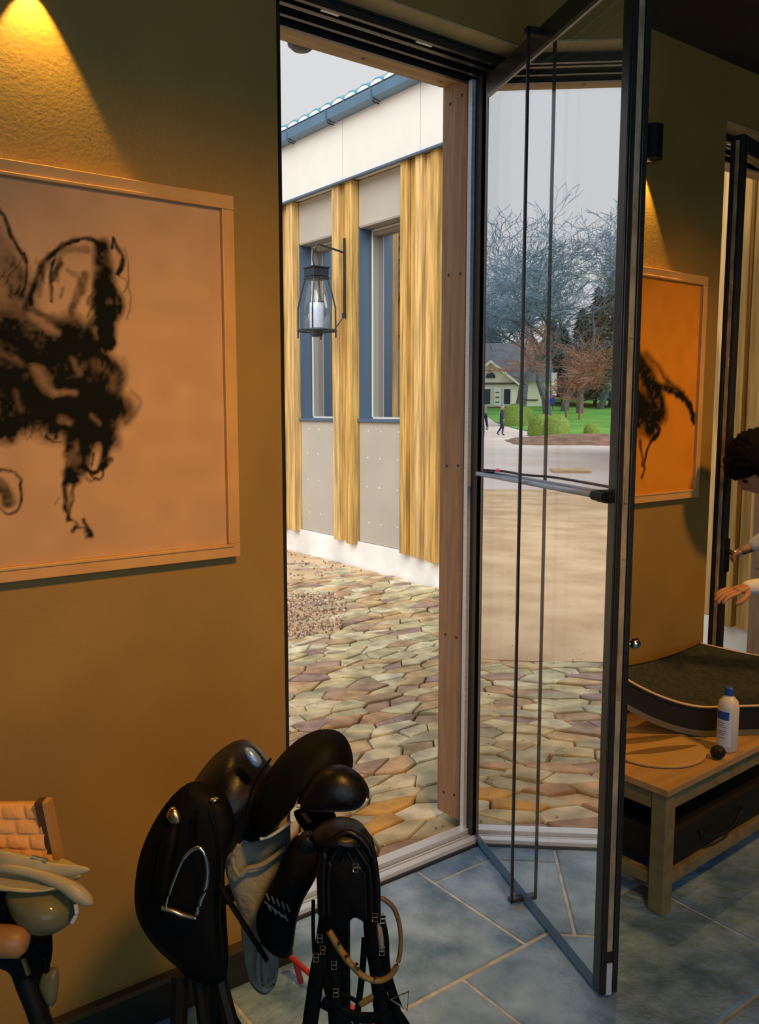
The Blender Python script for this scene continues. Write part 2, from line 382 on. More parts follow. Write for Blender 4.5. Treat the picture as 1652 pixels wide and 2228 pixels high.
# glazed leaf: built along +X from the hinge, face towards +Y(local), thickness towards -Y
def leaf(name, loc, ang, label, wd=.845, th=.055, bar=True, knob=True, flip=1, reflective=True):
    t = thing(name, loc, label, 'door')
    Mx = Matrix.Translation(loc) @ Matrix.Rotation(ang, 4, 'Z') @ Matrix.Scale(flip, 4, Vector((0, 1, 0)))
    def bx(x0, x1, y0, y1, z0, z1, b=None): return (b or MB()).box(x0, x1, y0, y1, z0, z1, Mx)
    z0, z1 = .012, 2.615; st = .034
    b = bx(wd - st, wd, -th, 0, z0, z1); bx(wd, wd + .004, -.016, -.004, z0, z1, b); bx(wd, wd + .004, -th + .002, -.038, z0, z1, b)
    bx(wd - st - .006, wd - st, -th + .008, -.004, z0, z1, b)
    b.build('stile', M['frame'], t, bevel=.002)
    bx(0, .022, -th, 0, z0, z1).build('stile', M['frame'], t, bevel=.002)
    bx(.022, wd - st, -th, 0, z0, z0 + .038).build('bottom_rail', M['gutter'] if reflective else M['frame'], t, bevel=.002)
    bx(.022, wd - st, -th, 0, z1 - .06, z1).build('top_rail', M['frame'], t, bevel=.002)
    bx(.022, wd - st, -.002, .003, z1 - .072, z1 - .062).build('glazing_bead', M['frameedge'], t)
    # lock strip in the edge
    ls = bx(wd + .0005, wd + .0028, -.034, -.019, z0 + .12, z1 - .02).build('lock_strip', M['strike'], t)
    c = MB()
    for z in (.35, .82, 1.18, 1.32, 1.72, 2.02, 2.32): bx(wd + .0028, wd + .0075, -.031, -.022, z, z + .035, c)
    c.build('lock_keep', M['strike'], ls, kind='stuff')
    Mg = M['glass_front'] if reflective else M['glass_clear']; Mk = M['glass_back'] if reflective else M['glass_clear']
    q = MB().quad(*[Mx @ Vector(p) for p in ((.018, -.001, z0 + .03), (wd - st + .003, -.001, z0 + .03), (wd - st + .003, -.001, z1 - .05), (.018, -.001, z1 - .05))]); q.build('glass_pane', Mg, t)
    q = MB().quad(*[Mx @ Vector(p) for p in ((.018, -.021, z0 + .03), (wd - st + .003, -.021, z0 + .03), (wd - st + .003, -.021, z1 - .05), (.018, -.021, z1 - .05))]); q.build('glass_pane', Mk, t)
    if bar:
        b = MB(); bx(.386, .393, .036, .044, z0, z1 - .01, b); bx(.37, .393, -.0005, .044, z0, z0 + .012, b); bx(.37, .393, -.0005, .044, z1 - .03, z1 - .01, b)
        b.build('screen_edge_bar', M['frame'], t)
        r = MB().tube([Mx @ Vector((x, .024, 1.335)) for x in (.03, .30, .60, .80)], .0075, 10); r.build('push_bar', M['rod'], t, smooth=True)
        b = MB().tube([Mx @ Vector((x, .024, 1.335)) for x in (.785, .84)], .013, 10); bx(.80, .845, -.0, .024, 1.32, 1.35, b); bx(.025, .06, -.0, .024, 1.33, 1.342, b); b.build('push_bar_bracket', M['lampblack'], t)
    if knob:
        k = MB(); p = Mx @ Vector((wd - .018, -th, .955)); q = Mx @ Vector((wd - .018, -th - .026, .955))
        k.tube([p, q], .006, 8); k.ball(q, .016); k.build('door_knob', M['steel'], t, smooth=True)
    # floor bolt
    bx(wd + .002, wd + .006, -.034, -.018, .012, .10).build('edge_bolt', M['alu'], t)
    return t, Mx
ang1 = math.atan2(-.936, -.353)
leaf('glass_door', (2.02, 2.12, 0), ang1, 'tall black-framed glass door standing open, mirroring the yard', flip=-1)
a2 = math.radians(180 + 10.5)
_, MX2 = leaf('glass_door', (4.20, 2.115, 0), a2, 'far black-framed glass door held ajar by the bending person', wd=.985, bar=False, knob=False, flip=1, reflective=False)

# ------------------------------------------------------------------ outside: the timber building across the yard
FX = 4.89
def facade(n_from, n_to, name, label, xf, sgn, lantern_at=(), brown=False):
    """wall plane x=xf facing sgn; bays of 1.07 m with windows between batten groups, n_from..n_to in y"""
t = thing('timber_building', (FX, 5.5, 0), 'long building with yellow timber battens, grey panels and white eaves board', 'building')
YA, YB = 2.4, 13.0
box(FX + .50, FX + .60, YA, YB, -.05, 4.4).build('wall', M['taupe'], t)
# base wall
box(FX - .02, FX + .5, YA, YB, -.05, .245).build('plinth', M['plinth'], t)
groups = [(2.64, 2.90, 3), (3.30, 3.58, 3), (4.45, 4.80, 3), (5.60, 6.11, 5), (6.85, 7.19, 3), (7.93, 8.40, 4), (9.15, 9.50, 3), (10.3, 10.75, 4), (11.6, 12.0, 3), (12.6, 13.0, 3)]
for (a, b, n) in groups:
    w = (b - a) / n
    box(FX + .005, FX + .02, a - .004, b + .004, .25, 3.69).build('backing_board', M['larch2'], t)
    for i in range(n):
        dp = .085 if i % 2 == 0 else .045
        z0 = .24 - random.uniform(0, .03)
        sh = 1.0 if i % 2 == 0 else .98
        box(FX - dp, FX + .004, a + i * w + w * (1 - sh) / 2 + .003, a + (i + 1) * w - .003, z0, 3.69).build('larch_batten', M['larch'], t, bevel=.004)
gaps = [(a[1], b[0]) for a, b in zip(groups[:-1], groups[1:])]
for k, (a, b) in enumerate(gaps):
    if k == 0:
        box(FX, FX + .5, a, b, .25, 3.69).build('plain_board', M['larch'], t); continue
    box(FX, FX + .5, a + .004, b - .004, .25, 1.425).build('lower_panel', M['panel'], t, bevel=.003)
    c = MB()
    for z in (.45, .80, 1.08, 1.34):
        for y in (a + .12, (a + b) / 2 + .02, b - .15): c.lathe((FX - .001, y + random.uniform(-.02, .02), z), [(.011, 0), (.009, .002)], 8, ax=(-1, 0, 0))
    c.build('panel_fixing', M['bead'], t, kind='stuff')
    box(FX, FX + .5, a + .004, b - .004, 3.27, 3.69).build('head_panel', M['panel'], t, bevel=.003)
    w = bpy.data.objects.new('window_bay', None); COL.objects.link(w); w.parent = t
    w.matrix_parent_inverse = Matrix.Translation(-t.location); w.location = (0, 0, 0)
    box(FX - .025, FX + .15, a, b, 1.425, 1.455).build('window_sill', M['anth'], w, bevel=.003)
    box(FX - .0, FX + .15, a + .0, a + .012, 1.455, 3.27).build('reveal_lining', M['anth'], w)
    box(FX - .0, FX + .15, b - .012, b, 1.455, 3.27).build('reveal_lining', M['anth'], w)
    box(FX - .0, FX + .15, a, b, 3.255, 3.27).build('reveal_lining', M['taupe'], w)
    fr = MB()
    for (y0, y1, z0, z1) in ((a + .012, a + .045, 1.455, 3.255), (b - .045, b - .012, 1.455, 3.255), (a + .045, b - .045, 3.20, 3.255), (a + .045, b - .045, 1.455, 1.47)): fr.box(FX + .14, FX + .24, y0, y1, z0, z1)
    fr.build('window_frame', M['taupe'], w)
    be = MB()
    for (y0, y1, z0, z1) in ((a + .03, a + .045, 1.455, 3.24), (b - .045, b - .03, 1.455, 3.24), (a + .03, b - .03, 3.235, 3.25), (a + .03, b - .03, 1.456, 1.472)): be.box(FX + .133, FX + .14, y0, y1, z0, z1)
    be.build('window_bead', M['bead'], w)
    MB().quad((FX + .20, a + .04, 1.46), (FX + .20, b - .04, 1.46), (FX + .20, b - .04, 3.22), (FX + .20, a + .04, 3.22)).build('window_pane', M['glass_win'], w)
    box(FX + .40, FX + .42, a, b, 1.4, 3.3).build('blind', M['dark'], w)
box(FX - .11, FX + .5, YA, YB, 3.70, 4.28).build('eaves_board', M['band'], t, bevel=.003)
c = MB()
for y in (5.80, 6.95, 8.2, 9.4): c.box(FX - .1115, FX - .109, y, y + .003, 3.71, 4.36)
c.build('board_joint', M['taupe'], t, kind='stuff')
box(FX - .125, FX - .08, YA, YB, 3.682, 3.70).build('drip_trim', M['anth'], t)
g = MB()
g.prism([(FX - .205, YA, 4.265), (FX - .13, YA, 4.25), (FX - .11, YA, 4.25), (FX - .11, YA, 4.335), (FX - .125, YA, 4.335), (FX - .20, YA, 4.345), (FX - .215, YA, 4.345)], (0, YB - YA, 0))
g.build('gutter', M['gutter'], t)
y = 2.75
while y < YB:
    box(FX - .219, FX - .105, y, y + .02, 4.248, 4.347).build('gutter_joint', M['anth'], t)
    MB().tube([(FX - .10, y + .03, 4.235), (FX - .17, y + .03, 4.24), (FX - .20, y + .03, 4.26)], .004, 6).build('gutter_bracket', M['lampblack'], t)
    y += .72
# pantiles along the eaves, roof rising behind
box_r = MB(); box_r.prism([(FX - .12, YA, 4.355), (FX + 2.6, YA, 5.60), (FX + 2.6, YA, 5.50), (FX - .1, YA, 4.29)], (0, YB - YA, 0)); box_r.build('roof', M['tile'], t)
y = YA
k = 0
tile_me = None
while y < YB - .2:
    if tile_me is None:
        b = MB(); seg = 8; n = 0
        for r_, (x, z) in enumerate(((FX - .20, 4.380), (FX + .30, 4.64))):
            for i in range(seg + 1):
                u = i / seg; h = .045 * abs(math.sin(u * math.pi)) ** .8 - .01
                b.v.append((x, y + u * .21, z + h))
        b.v += [(vx, vy, vz - .016) for vx, vy, vz in b.v]
        for i in range(seg):
            b.f += [(i, i + 1, seg + 2 + i, seg + 1 + i), (i, i + 1, 2 * (seg + 1) + i + 1, 2 * (seg + 1) + i)]
        o = b.build('pantile', M['tile'], t, smooth=False); tile_me = o; ty = y
        fb = MB(); fb.prism([(FX - .203, y + .105 + .085 * math.cos(a), 4.366 + .034 * math.sin(a)) for a in np.linspace(0, math.pi, 9)], (.012, 0, 0)); fo = fb.build('sky_glint', M['white'], t)  # white half-discs stand for sky glinting through the open tile ends
    else:
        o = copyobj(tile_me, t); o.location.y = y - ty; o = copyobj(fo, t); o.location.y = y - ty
    y += .20; k += 1

# opposite wing (seen mirrored in the windows) with slate roof
t = thing('barn_wing', (-4.6, 16, 0), 'brown boarded barn wing with grey roof across the yard, mirrored in the window panes', 'building')
box(-7.5, -4.6, 10, 30, -.05, 4.7).build('wall', M['larch2'], t)
c = MB(); c.prism([(-4.3, 9.6, 4.65), (-8.0, 9.6, 8.6), (-11.7, 9.6, 4.65)], (0, 20.8, 0)); c.build('roof', M['slater'], t)
for i in range(12):
    c = MB(); yy = 10.4 + i * 1.6; c.box(-4.66, -4.55, yy, yy + .9, .0, 3.2); c.build('cladding_panel', M['taupe'] if i % 2 else M['larch2'], t)
c = MB()
for i in range(40): yy = 9.8 + i * .52; c.prism([(-4.28, yy, 4.68), (-8.0, yy, 8.65), (-8.0, yy, 8.73), (-4.28, yy, 4.76)], (0, .07, 0))
c.build('roof_ridge_batten', M['anth'], t, kind='stuff')

# wall lantern on the facade
ly = 7.0; lx = FX - .085; lz = 3.17
t = thing('wall_lantern', (lx - .3, ly, 2.35), 'black iron wall lantern with white candle shade, hanging from a bracket on the timber', 'lantern')
c = MB(); c.box(lx - .02, lx, ly - .055, ly - .035, 2.44, 3.17); c.box(lx - .032, lx, ly - .06, ly - .03, 2.42, 2.47)
c.build('bracket_plate', M['lantern'], t)
cx = lx - .30
MB().tube(smoothpath([(lx - .01, ly - .045, 3.035), (lx - .13, ly - .03, 3.06), (cx + .04, ly, 3.09), (cx, ly, 3.07), (cx - .02, ly, 3.03)]), .010, 8).build('bracket_arm', M['lantern'], t, smooth=True)
MB().tube([(cx + .042 * math.cos(a), ly + .012 * math.sin(a), 2.955 + .075 * math.sin(a)) for a in np.linspace(0, 2 * math.pi, 17)[:-1]], .007, 6, closed=True).build('hanging_ring', M['lantern'], t, smooth=True)
c = MB(); c.box(cx - .085, cx + .085, ly - .085, ly + .085, 2.79, 2.865); c.box(cx - .095, cx + .095, ly - .095, ly + .095, 2.865, 2.88); c.box(cx - .09, cx + .09, ly - .09, ly + .09, 2.765, 2.785)
c.build('cap', M['lantern'], t, bevel=.004)
for sx_, sy_ in ((1, 1), (1, -1), (-1, 1), (-1, -1)):
    MB().tube([(cx + sx_ * .075, ly + sy_ * .075, 2.78), (cx + sx_ * .10, ly + sy_ * .10, 2.66), (cx + sx_ * .128, ly + sy_ * .128, 2.50), (cx + sx_ * .13, ly + sy_ * .13, 2.22)], .008, 6).build('cage_bar', M['lantern'], t)
MB().tube([(cx + .185 * math.cos(a), ly + .185 * math.sin(a), 2.29) for a in np.linspace(0, 2 * math.pi, 25)[:-1]], .009, 6, closed=True, flat=1.2).build('cage_ring', M['lantern'], t, smooth=True)
c = MB(); c.tube([(cx + .184, ly, 2.29), (lx - .01, ly - .045, 2.45)], .007, 6); c.tube([(cx - .18, ly, 2.29), (cx + .18, ly, 2.29)], .007, 6); c.tube([(cx, ly - .18, 2.29), (cx, ly + .18, 2.29)], .007, 6)
c.build('cage_stay', M['lantern'], t)
MB().lathe((cx, ly, 0), [(.055, 2.235), (.06, 2.26), (.06, 2.28), (.08, 2.285), (.08, 2.30), (.07, 2.31)], 16).build('candle_holder', M['lantern'], t, smooth=True)
MB().lathe((cx, ly, 0), [(.064, 2.31), (.068, 2.32), (.068, 2.555), (.064, 2.56)], 20).build('candle_shade', M['candle'], t, smooth=True)
MB().lathe((cx, ly, 0), [(.072, 2.552), (.074, 2.558), (.072, 2.564)], 20).build('shade_rim', M['lantern'], t, smooth=True)
MB().lathe((cx, ly, 0), [(.125, 2.31), (.128, 2.50), (.075, 2.76)], 20).build('glass_cover', M['glass_lamp'], t, smooth=True)

# outdoor lamp just outside the door head
p = at(656, 100, 3.9)
t = thing('outdoor_downlight', p, 'dark round outdoor lamp peeping below the timber door header', 'lamp')
MB().lathe((p.x, p.y, p.z), [(.004, -.022), (.04, -.018), (.062, 0), (.066, .03), (.066, .12), (.02, .14)], 20).build('lamp_shade', M['lantern'], t, smooth=True)
MB().tube([(p.x, p.y, p.z + .13), (p.x, p.y, 3.25), (p.x, YO + .0, 3.25)], .012, 8).build('lamp_stem', M['lantern'], t)

# ------------------------------------------------------------------ ground outside
struct(box(-60, 40, YO - .25, 16, -.5, -.045).build('yard_bed', M['joint']))
def wobbly(name, m, outline, z, th=.04, n=1, amp=.05):
    b = MB(); pts = []
    for i, p in enumerate(outline):
        q = outline[(i + 1) % len(outline)]; d = math.dist(p, q); k = max(1, int(d / .12)) if d < 12 else 1
        for j in range(k):
            u = j / k; x = p[0] + (q[0] - p[0]) * u; y = p[1] + (q[1] - p[1]) * u
            if d < 12: x += amp * mnoise.noise((x * 2, y * 2, 3)); y += amp * mnoise.noise((x * 2, y * 2, 9))
            pts.append((x, y, z - th))
    b.prism(pts, (0, 0, th)); return struct(b.build(name, m))
sand_line = [(-30, 4.7), (-1, 4.65), (1.2, 4.45), (1.6, 4.47), (2.0, 4.5), (2.45, 4.8), (2.75, 5.5), (2.8, 6.6), (2.9, 9.2), (4.85, 9.5), (4.85, 16.2), (-30, 16.2)]
wobbly('sandy_ground', M['sand'], sand_line, -.012)
b = MB(); struct(b.box(-120, 80, 16.0, 58, -.3, -.006).build('gravel_ground', M['gravel']))
def in_poly(x, y, P):
    c = False
    for i in range(len(P)):
        (x0, y0), (x1, y1) = P[i], P[i - 1]
        if (y0 > y) != (y1 > y) and x < (x1 - x0) * (y - y0) / (y1 - y0) + x0: c = not c
    return c
gravel_poly = [(2.85, 4.9), (3.35, 4.95), (3.85, 5.55), (4.0, 5.95), (3.6, 6.3), (2.8, 6.3), (2.6, 5.5)]
pv = struct(box(-6, FX, 2.232, 9.4, -.07, -.046).build('stone_paving', M['joint']))
# irregular flags: anisotropic Voronoi cells
SX, SY = .200, .098
pts = []
ny = int((9.4 - 2.15) / SY); nx = int((FX + 1.8) / SX)
for j in range(ny + 2):
    for i in range(nx + 2):
        pts.append(((i + (j % 2) * .5 + random.uniform(-.47, .47)) * SX - 1.8 + .0, 2.15 + (j + random.uniform(-.46, .46)) * SY))
PT = np.array(pts)
cells = []
for idx, (px_, py_) in enumerate(pts):
    if in_poly(px_, py_, sand_line) and px_ < 4.7: continue
    d = np.hypot((PT[:, 0] - px_) / SX, (PT[:, 1] - py_) / SY); near = np.argsort(d)[1:16]
    poly = [(px_ - .4, py_ - .3), (px_ + .4, py_ - .3), (px_ + .4, py_ + .3), (px_ - .4, py_ + .3)]
    for q in near:
        qx, qy = PT[q]; nx_ = (qx - px_) / SX ** 2; ny_ = (qy - py_) / SY ** 2
        mx_, my_ = (qx + px_) / 2, (qy + py_) / 2
        out = []
        for k in range(len(poly)):
            a, c = poly[k], poly[(k + 1) % len(poly)]
            da = (a[0] - mx_) * nx_ + (a[1] - my_) * ny_; dc = (c[0] - mx_) * nx_ + (c[1] - my_) * ny_
            if da <= 0: out.append(a)
            if (da < 0) != (dc < 0): u = da / (da - dc); out.append((a[0] + (c[0] - a[0]) * u, a[1] + (c[1] - a[1]) * u))
        poly = out
        if len(poly) < 3: break
    if len(poly) < 3: continue
    # merge near-coincident corners, keep inside the paved strip
    pp = []
    for q in poly:
        q = (min(q[0], FX - .03), max(min(q[1], 9.38), 2.240))
        if not pp or math.dist(q, pp[-1]) > .018: pp.append(q)
    if len(pp) > 2 and math.dist(pp[0], pp[-1]) < .018: pp.pop()
    if len(pp) < 3: continue
    ar = abs(sum(pp[k][0] * pp[(k + 1) % len(pp)][1] - pp[(k + 1) % len(pp)][0] * pp[k][1] for k in range(len(pp)))) / 2
    if ar < .0022: continue
    cells.append((pp, (sum(q[0] for q in pp) / len(pp), sum(q[1] for q in pp) / len(pp)), ar))
def seen(c):
    P = (c[0], c[1], -.03); a = pxof(P); sc = 0
    if 595 < a[0] < 985 and a[1] > 0: sc = 1 / (Vector(P) - EYE).length ** 2
    m_ = pxof(mir(P))
    if 1015 < m_[0] < 1330: sc = max(sc, 1 / (mir(P) - EYE).length ** 2)
    return sc
cells.sort(key=lambda c: -seen(c[1]) * c[2])
def stone(b, pp, c):
    n = len(b.v); k = len(pp); h = random.uniform(-.020, -.004); tx, ty = random.uniform(-.035, .035), random.uniform(-.035, .035)
    g1 = .965; g2 = .90
    rr = [random.uniform(.97, 1.0) for _ in pp]
    def P(q, s_, z): x = c[0] + (q[0] - c[0]) * s_; y = c[1] + (q[1] - c[1]) * s_; return (x, y, z + (x - c[0]) * tx + (y - c[1]) * ty)
    b.v += [P(q, g1 * r, -.055) for q, r in zip(pp, rr)] + [P(q, g1 * r, h - .006) for q, r in zip(pp, rr)] + [P(q, g2 * r, h) for q, r in zip(pp, rr)]
    for lv in (0, 1):
        for i in range(k): j = (i + 1) % k; b.f.append((n + lv * k + i, n + lv * k + j, n + (lv + 1) * k + j, n + (lv + 1) * k + i))
    b.f.append(tuple(n + 2 * k + i for i in range(k)))
far = MB(); cnt = 0
for (pp, c, ar) in cells:
    ing = in_poly(c[0], c[1], gravel_poly)
    if ing and random.random() < .8: continue
    if cnt < 299 and seen(c) > 0:
        b = MB(); stone(b, pp, c); m_ = M['stone']
        if abs(c[0] - 1.98) < .13 and abs(c[1] - 2.51) < .06: m_ = M['stoney']
        b.build('paving_stone', m_, pv); cnt += 1
    else: stone(far, pp, c)
far.build('paving_stones_beyond', M['stone2'], pv, kind='stuff')
# pebbles on the bare patch and along the wall foot
b = MB()
for i in range(5200):
    if i < 3800:
        x, y = random.uniform(2.55, 4.1), random.uniform(4.8, 6.4)
        if not in_poly(x, y, gravel_poly): continue
    elif i < 4500: x, y = random.uniform(3.6, 4.8), random.uniform(6.6, 8.4)
    else: x, y = random.uniform(1.0, 2.6), random.uniform(2.3, 4.8)
    r = random.uniform(.005, .015) if i < 4500 else random.uniform(.003, .006)
    z = -.04 + r + random.random() * .03; n = len(b.v); a = random.random() * 6
    b.v += [(x + r * 1.2 * math.cos(a), y + r * math.sin(a), z), (x + r * math.cos(a + 2.1), y + r * math.sin(a + 2.1), z), (x + r * math.cos(a + 4.2), y + r * math.sin(a + 4.2), z), (x, y, z + r), (x, y, z - r)]
    b.f += [(n, n + 1, n + 3), (n + 1, n + 2, n + 3), (n + 2, n, n + 3), (n + 1, n, n + 4), (n + 2, n + 1, n + 4), (n, n + 2, n + 4)]
o = b.build('gravel', M['pebble'], kind='stuff'); tag(o, 'loose brown gravel scattered in the bare patch of the paving', 'gravel')
b = MB(); b.prism([(3.6, 6.7, -.05), (4.85, 6.5, -.05), (4.85, 8.6, -.05), (3.3, 8.4, -.05), (3.1, 7.3, -.05)], (0, 0, .04)); struct(b.build('bare_sand', M['sand']))
b = MB(); b.prism([(x, y, -.05) for x, y in gravel_poly], (0, 0, .022)); struct(b.build('bare_patch', M['sand']))

# ------------------------------------------------------------------ park beyond the yard (seen in the mirror glass)
def hgt(x, y): return 0 if y < 56 else (y - 56) / 40 * 1.9
b = MB()
for j in range(12):
    for i in range(14):
        x0, x1 = -90 + i * 12, -90 + (i + 1) * 12; y0, y1 = 56 + j * 8, 56 + (j + 1) * 8
        h0, h1 = hgt(0, y0), hgt(0, y1); b.quad((x0, y0, h0), (x1, y0, h0), (x1, y1, h1), (x0, y1, h1))
struct(b.build('park_ground', M['gravel']))
b = MB()
LP = [(-1.7, 66), (-2.6, 60), (-4.0, 54), (-5.2, 47), (-8, 43), (-60, 40), (-60, 150), (5, 150), (5, 84), (-1.2, 84)]
b.v = []; n = 40
ys = np.linspace(40, 130, 46)
def lx_(y):
    if y < 43: return -8 - (43 - y) * 8
    for (xa, ya), (xb, yb) in (((-8, 43), (-5.2, 47)), ((-5.2, 47), (-4, 54)), ((-4, 54), (-2.6, 60)), ((-2.6, 60), (-1.7, 66)), ((-1.7, 66), (-1.2, 84))):
        if ya <= y <= yb: return xa + (xb - xa) * (y - ya) / (yb - ya)
    return 4
for y0, y1 in zip(ys[:-1], ys[1:]):
    b.quad((-70, y0, hgt(0, y0) + .03), (lx_(y0), y0, hgt(0, y0) + .03), (lx_(y1), y1, hgt(0, y1) + .03), (-70, y1, hgt(0, y1) + .03))
struct(b.build('lawn', M['lawn']))

# cream lodge
H0 = 1.5
t = thing('lodge', (-3, 92, H0), 'cream gabled lodge with grey roof and arched gable window behind bare trees', 'house')
gx0, gx1, gc, ge, ga = -5.1, .5, -2.35, 4.2, 6.5
b = MB(); b.prism([(gx0, 90, H0 - .3), (gx1, 90, H0 - .3), (gx1, 90, ge), (gc, 90, ga), (gx0, 90, ge)], (0, 5, 0)); b.build('gable_wall', M['cream'], t)
b = MB()
for s_, xe in ((1, gx1 + .3), (-1, gx0 - .3)): b.prism([(gc, 89.6, ga + .12), (xe, 89.6, ge - .05), (xe, 89.6, ge - .2), (gc, 89.6, ga - .08)], (0, 9, 0))
b.build('gable_roof', M['slater'], t)
b = MB()
for xe in (gx1 + .3, gx0 - .3): b.prism([(gc, 89.5, ga + .1), (xe, 89.5, ge - .07), (xe, 89.5, ge - .35), (gc, 89.5, ga - .22)], (0, .1, 0))
b.build('barge_board', M['cream'], t)
box(gx0 - .2, gx1 + .2, 89.7, 90, ge - .1, ge + .08).build('string_course', M['brown'], t)
for xc, w_ in ((-1.95, .42), (-4.1, .33)):
    f = box(xc - w_ - .12, xc + w_ + .12, 89.82, 90, 1.9, 3.75).build('window_frame', M['white'], t)
    box(xc - w_, xc + w_, 89.78, 89.84, 2.05, 3.6).build('pane', M['dark'], f)
f = box(-3.45, -2.75, 89.82, 90, 1.9, 3.75).build('window_frame', M['white'], t)
for z in (2.2, 2.7, 3.2): box(-3.3, -2.9, 89.79, 89.83, z, z + .12).build('pane', M['brown'], f)
box(gx0 + .3, gx1, 89.85, 90, 1.65, 1.78).build('string_course', M['brown'], t)
b = MB(); b.prism([(gc + .5 * math.cos(a), 89.88, 4.75 + .62 * math.sin(a)) for a in np.linspace(0, math.pi, 12)], (0, .1, 0)); b.build('arched_pane', M['dark'], t)
box(-9.0, 4, 94, 101, H0 - .3, 4.75).build('wall', M['cream'], t)
box(-7.7, -5.1, 93.9, 94, 2.45, 2.6).build('string_course', M['brown'], t)
b = MB(); b.prism([(-9.3, 93.4, 4.55), (-9.3, 97.5, 8.9), (-9.3, 101.6, 4.55)], (14, 0, 0)); b.build('roof', M['slater'], t)
t = thing('banner', (-8.9, 88, hgt(0, 88)), 'white banner with a blue foot beside the lodge corner', 'banner')
box(-8.95, -8.4, 88, 88.1, 2.9, 5.2).build('cloth', M['white'], t); box(-8.75, -8.25, 87.9, 88.0, 2.0, 2.95).build('blue_foot', M['blue'], t)
box(-8.6, -8.55, 88.05, 88.1, hgt(0, 88), 5.2).build('pole', M['brown'], t)
t = thing('low_wall', (0, 80, hgt(0, 80)), 'low grey stone wall in front of the lodge', 'wall')
for i in range(9): box(-1.6 + i * .72, -.9 + i * .72, 80, 80.5, hgt(0, 80) - .1, hgt(0, 80) + .75 + random.uniform(0, .12)).build('coping_stone', M['soil'] if i % 2 else M['taupe'], t)

# trees: branching skeletons
def tree(name, x, y, height, label, cat='tree', group=None, m1='bark', m2='haze_twigs', spread=1.0, trunk=.5, seed=1, depth=7, lean=0, first=.28, tw=.021):
    random.seed(seed); z0 = hgt(x, y) - .1
    t = thing(name, (x, y, z0), label, cat, group); A = MB(); B = MB()
    def seg(b, p, q, r0, r1, k):
        d = (q - p).normalized(); u = d.cross(Vector((.3, .9, .1))).normalized(); w = d.cross(u); n = len(b.v)
        for (c, r) in ((p, r0), (q, r1)):
            for i in range(k): a = 2 * math.pi * i / k; b.v.append(tuple(c + u * (r * math.cos(a)) + w * (r * math.sin(a))))
        for i in range(k): j = (i + 1) % k; b.f.append((n + i, n + j, n + k + j, n + k + i))
    def grow(p, d, ln, r, lv):
        steps = 3 if lv < 4 else 2; c = p
        for s_ in range(steps):
            d = (d + Vector((random.uniform(-.30, .30), random.uniform(-.30, .30), random.uniform(-.10, .12)))).normalized()
            q = c + d * (ln / steps); r2 = max(r * .86, tw)
            seg(A if lv < 4 else B, c, q, r, r2, 6 if lv < 3 else 3); c = q; r = r2
            if lv >= 2 and lv < depth and s_ < steps - 1:
                dd = (d + Vector((random.uniform(-1, 1), random.uniform(-1, 1), random.uniform(-.3, .6))) * .9 * spread).normalized()
                grow(c, dd, ln * random.uniform(.5, .7), r * .5, lv + 2)
        if lv >= depth: return
        nb = 3 if lv < 3 else 2
        for k in range(nb):
            a = random.random() * 6.28; s_ = random.uniform(.45, 1.0) * spread
            dd = (d + Vector((math.cos(a) * s_, math.sin(a) * s_, random.uniform(-.25, .12)))).normalized()
            grow(c, dd, ln * random.uniform(.68, .86), r * random.uniform(.6, .75), lv + 1)
    grow(Vector((x, y, z0)), Vector((lean, 0, 1)).normalized(), height * first, trunk, 0)
    A.build('trunk', M[m1], t)
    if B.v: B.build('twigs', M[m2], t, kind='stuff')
def tx(px_, y): return mhit(px_, 880, 1, y).x
tree('bare_tree', tx(1131, 82), 82, 15, 'bare tree with the thickest trunk, standing in front of the lodge', trunk=.62, seed=3, spread=1.1, first=.27)
tree('bare_tree', tx(1192, 76), 76, 19.5, 'tall bare tree just right of the lodge corner', trunk=.42, seed=5, lean=.06, first=.25, group='bare trees behind the yard')
tree('bare_tree', tx(1228, 84), 84, 22, 'tallest bare tree, its crown high above the red twigs', trunk=.45, seed=8, first=.26, group='bare trees behind the yard')
tree('bare_tree', tx(1262, 80), 80, 21.5, 'tall bare tree next to the dark conifers', trunk=.40, seed=12, first=.26, group='bare trees behind the yard')
tree('bare_tree', tx(1305, 88), 88, 22, 'bare tree at the right edge of the mirrored park', trunk=.42, seed=31, first=.26, group='bare trees behind the yard')
tree('bare_tree', tx(1072, 104), 104, 16, 'bare tree rising behind the lodge gable', trunk=.5, seed=21, first=.27, group='bare trees behind the yard')
tree('bare_tree', tx(1105, 112), 112, 16.5, 'bare tree behind the middle of the lodge roof', trunk=.45, seed=17, group='bare trees behind the yard')
tree('bare_tree', tx(1165, 110), 110, 18, 'bare tree behind the right end of the lodge roof', trunk=.45, seed=14, group='bare trees behind the yard')
tree('bare_tree', tx(1046, 108), 108, 17, 'leftmost bare tree, cut by the hinge of the glass door', trunk=.45, seed=19, group='bare trees behind the yard')
tree('red_twigged_tree', tx(1232, 64), 64, 8.5, 'small tree with reddish brown twigs on the lawn', m1='bloom', m2='bloom', trunk=.10, seed=9, spread=1.25, first=.27, tw=.018)
tree('red_twigged_tree', tx(1262, 70), 70, 6.5, 'reddish shrub-like tree right of the taller reddish one', m1='bloom', m2='bloom', trunk=.12, seed=10, spread=1.3, first=.2, tw=.018)
random.seed(5)
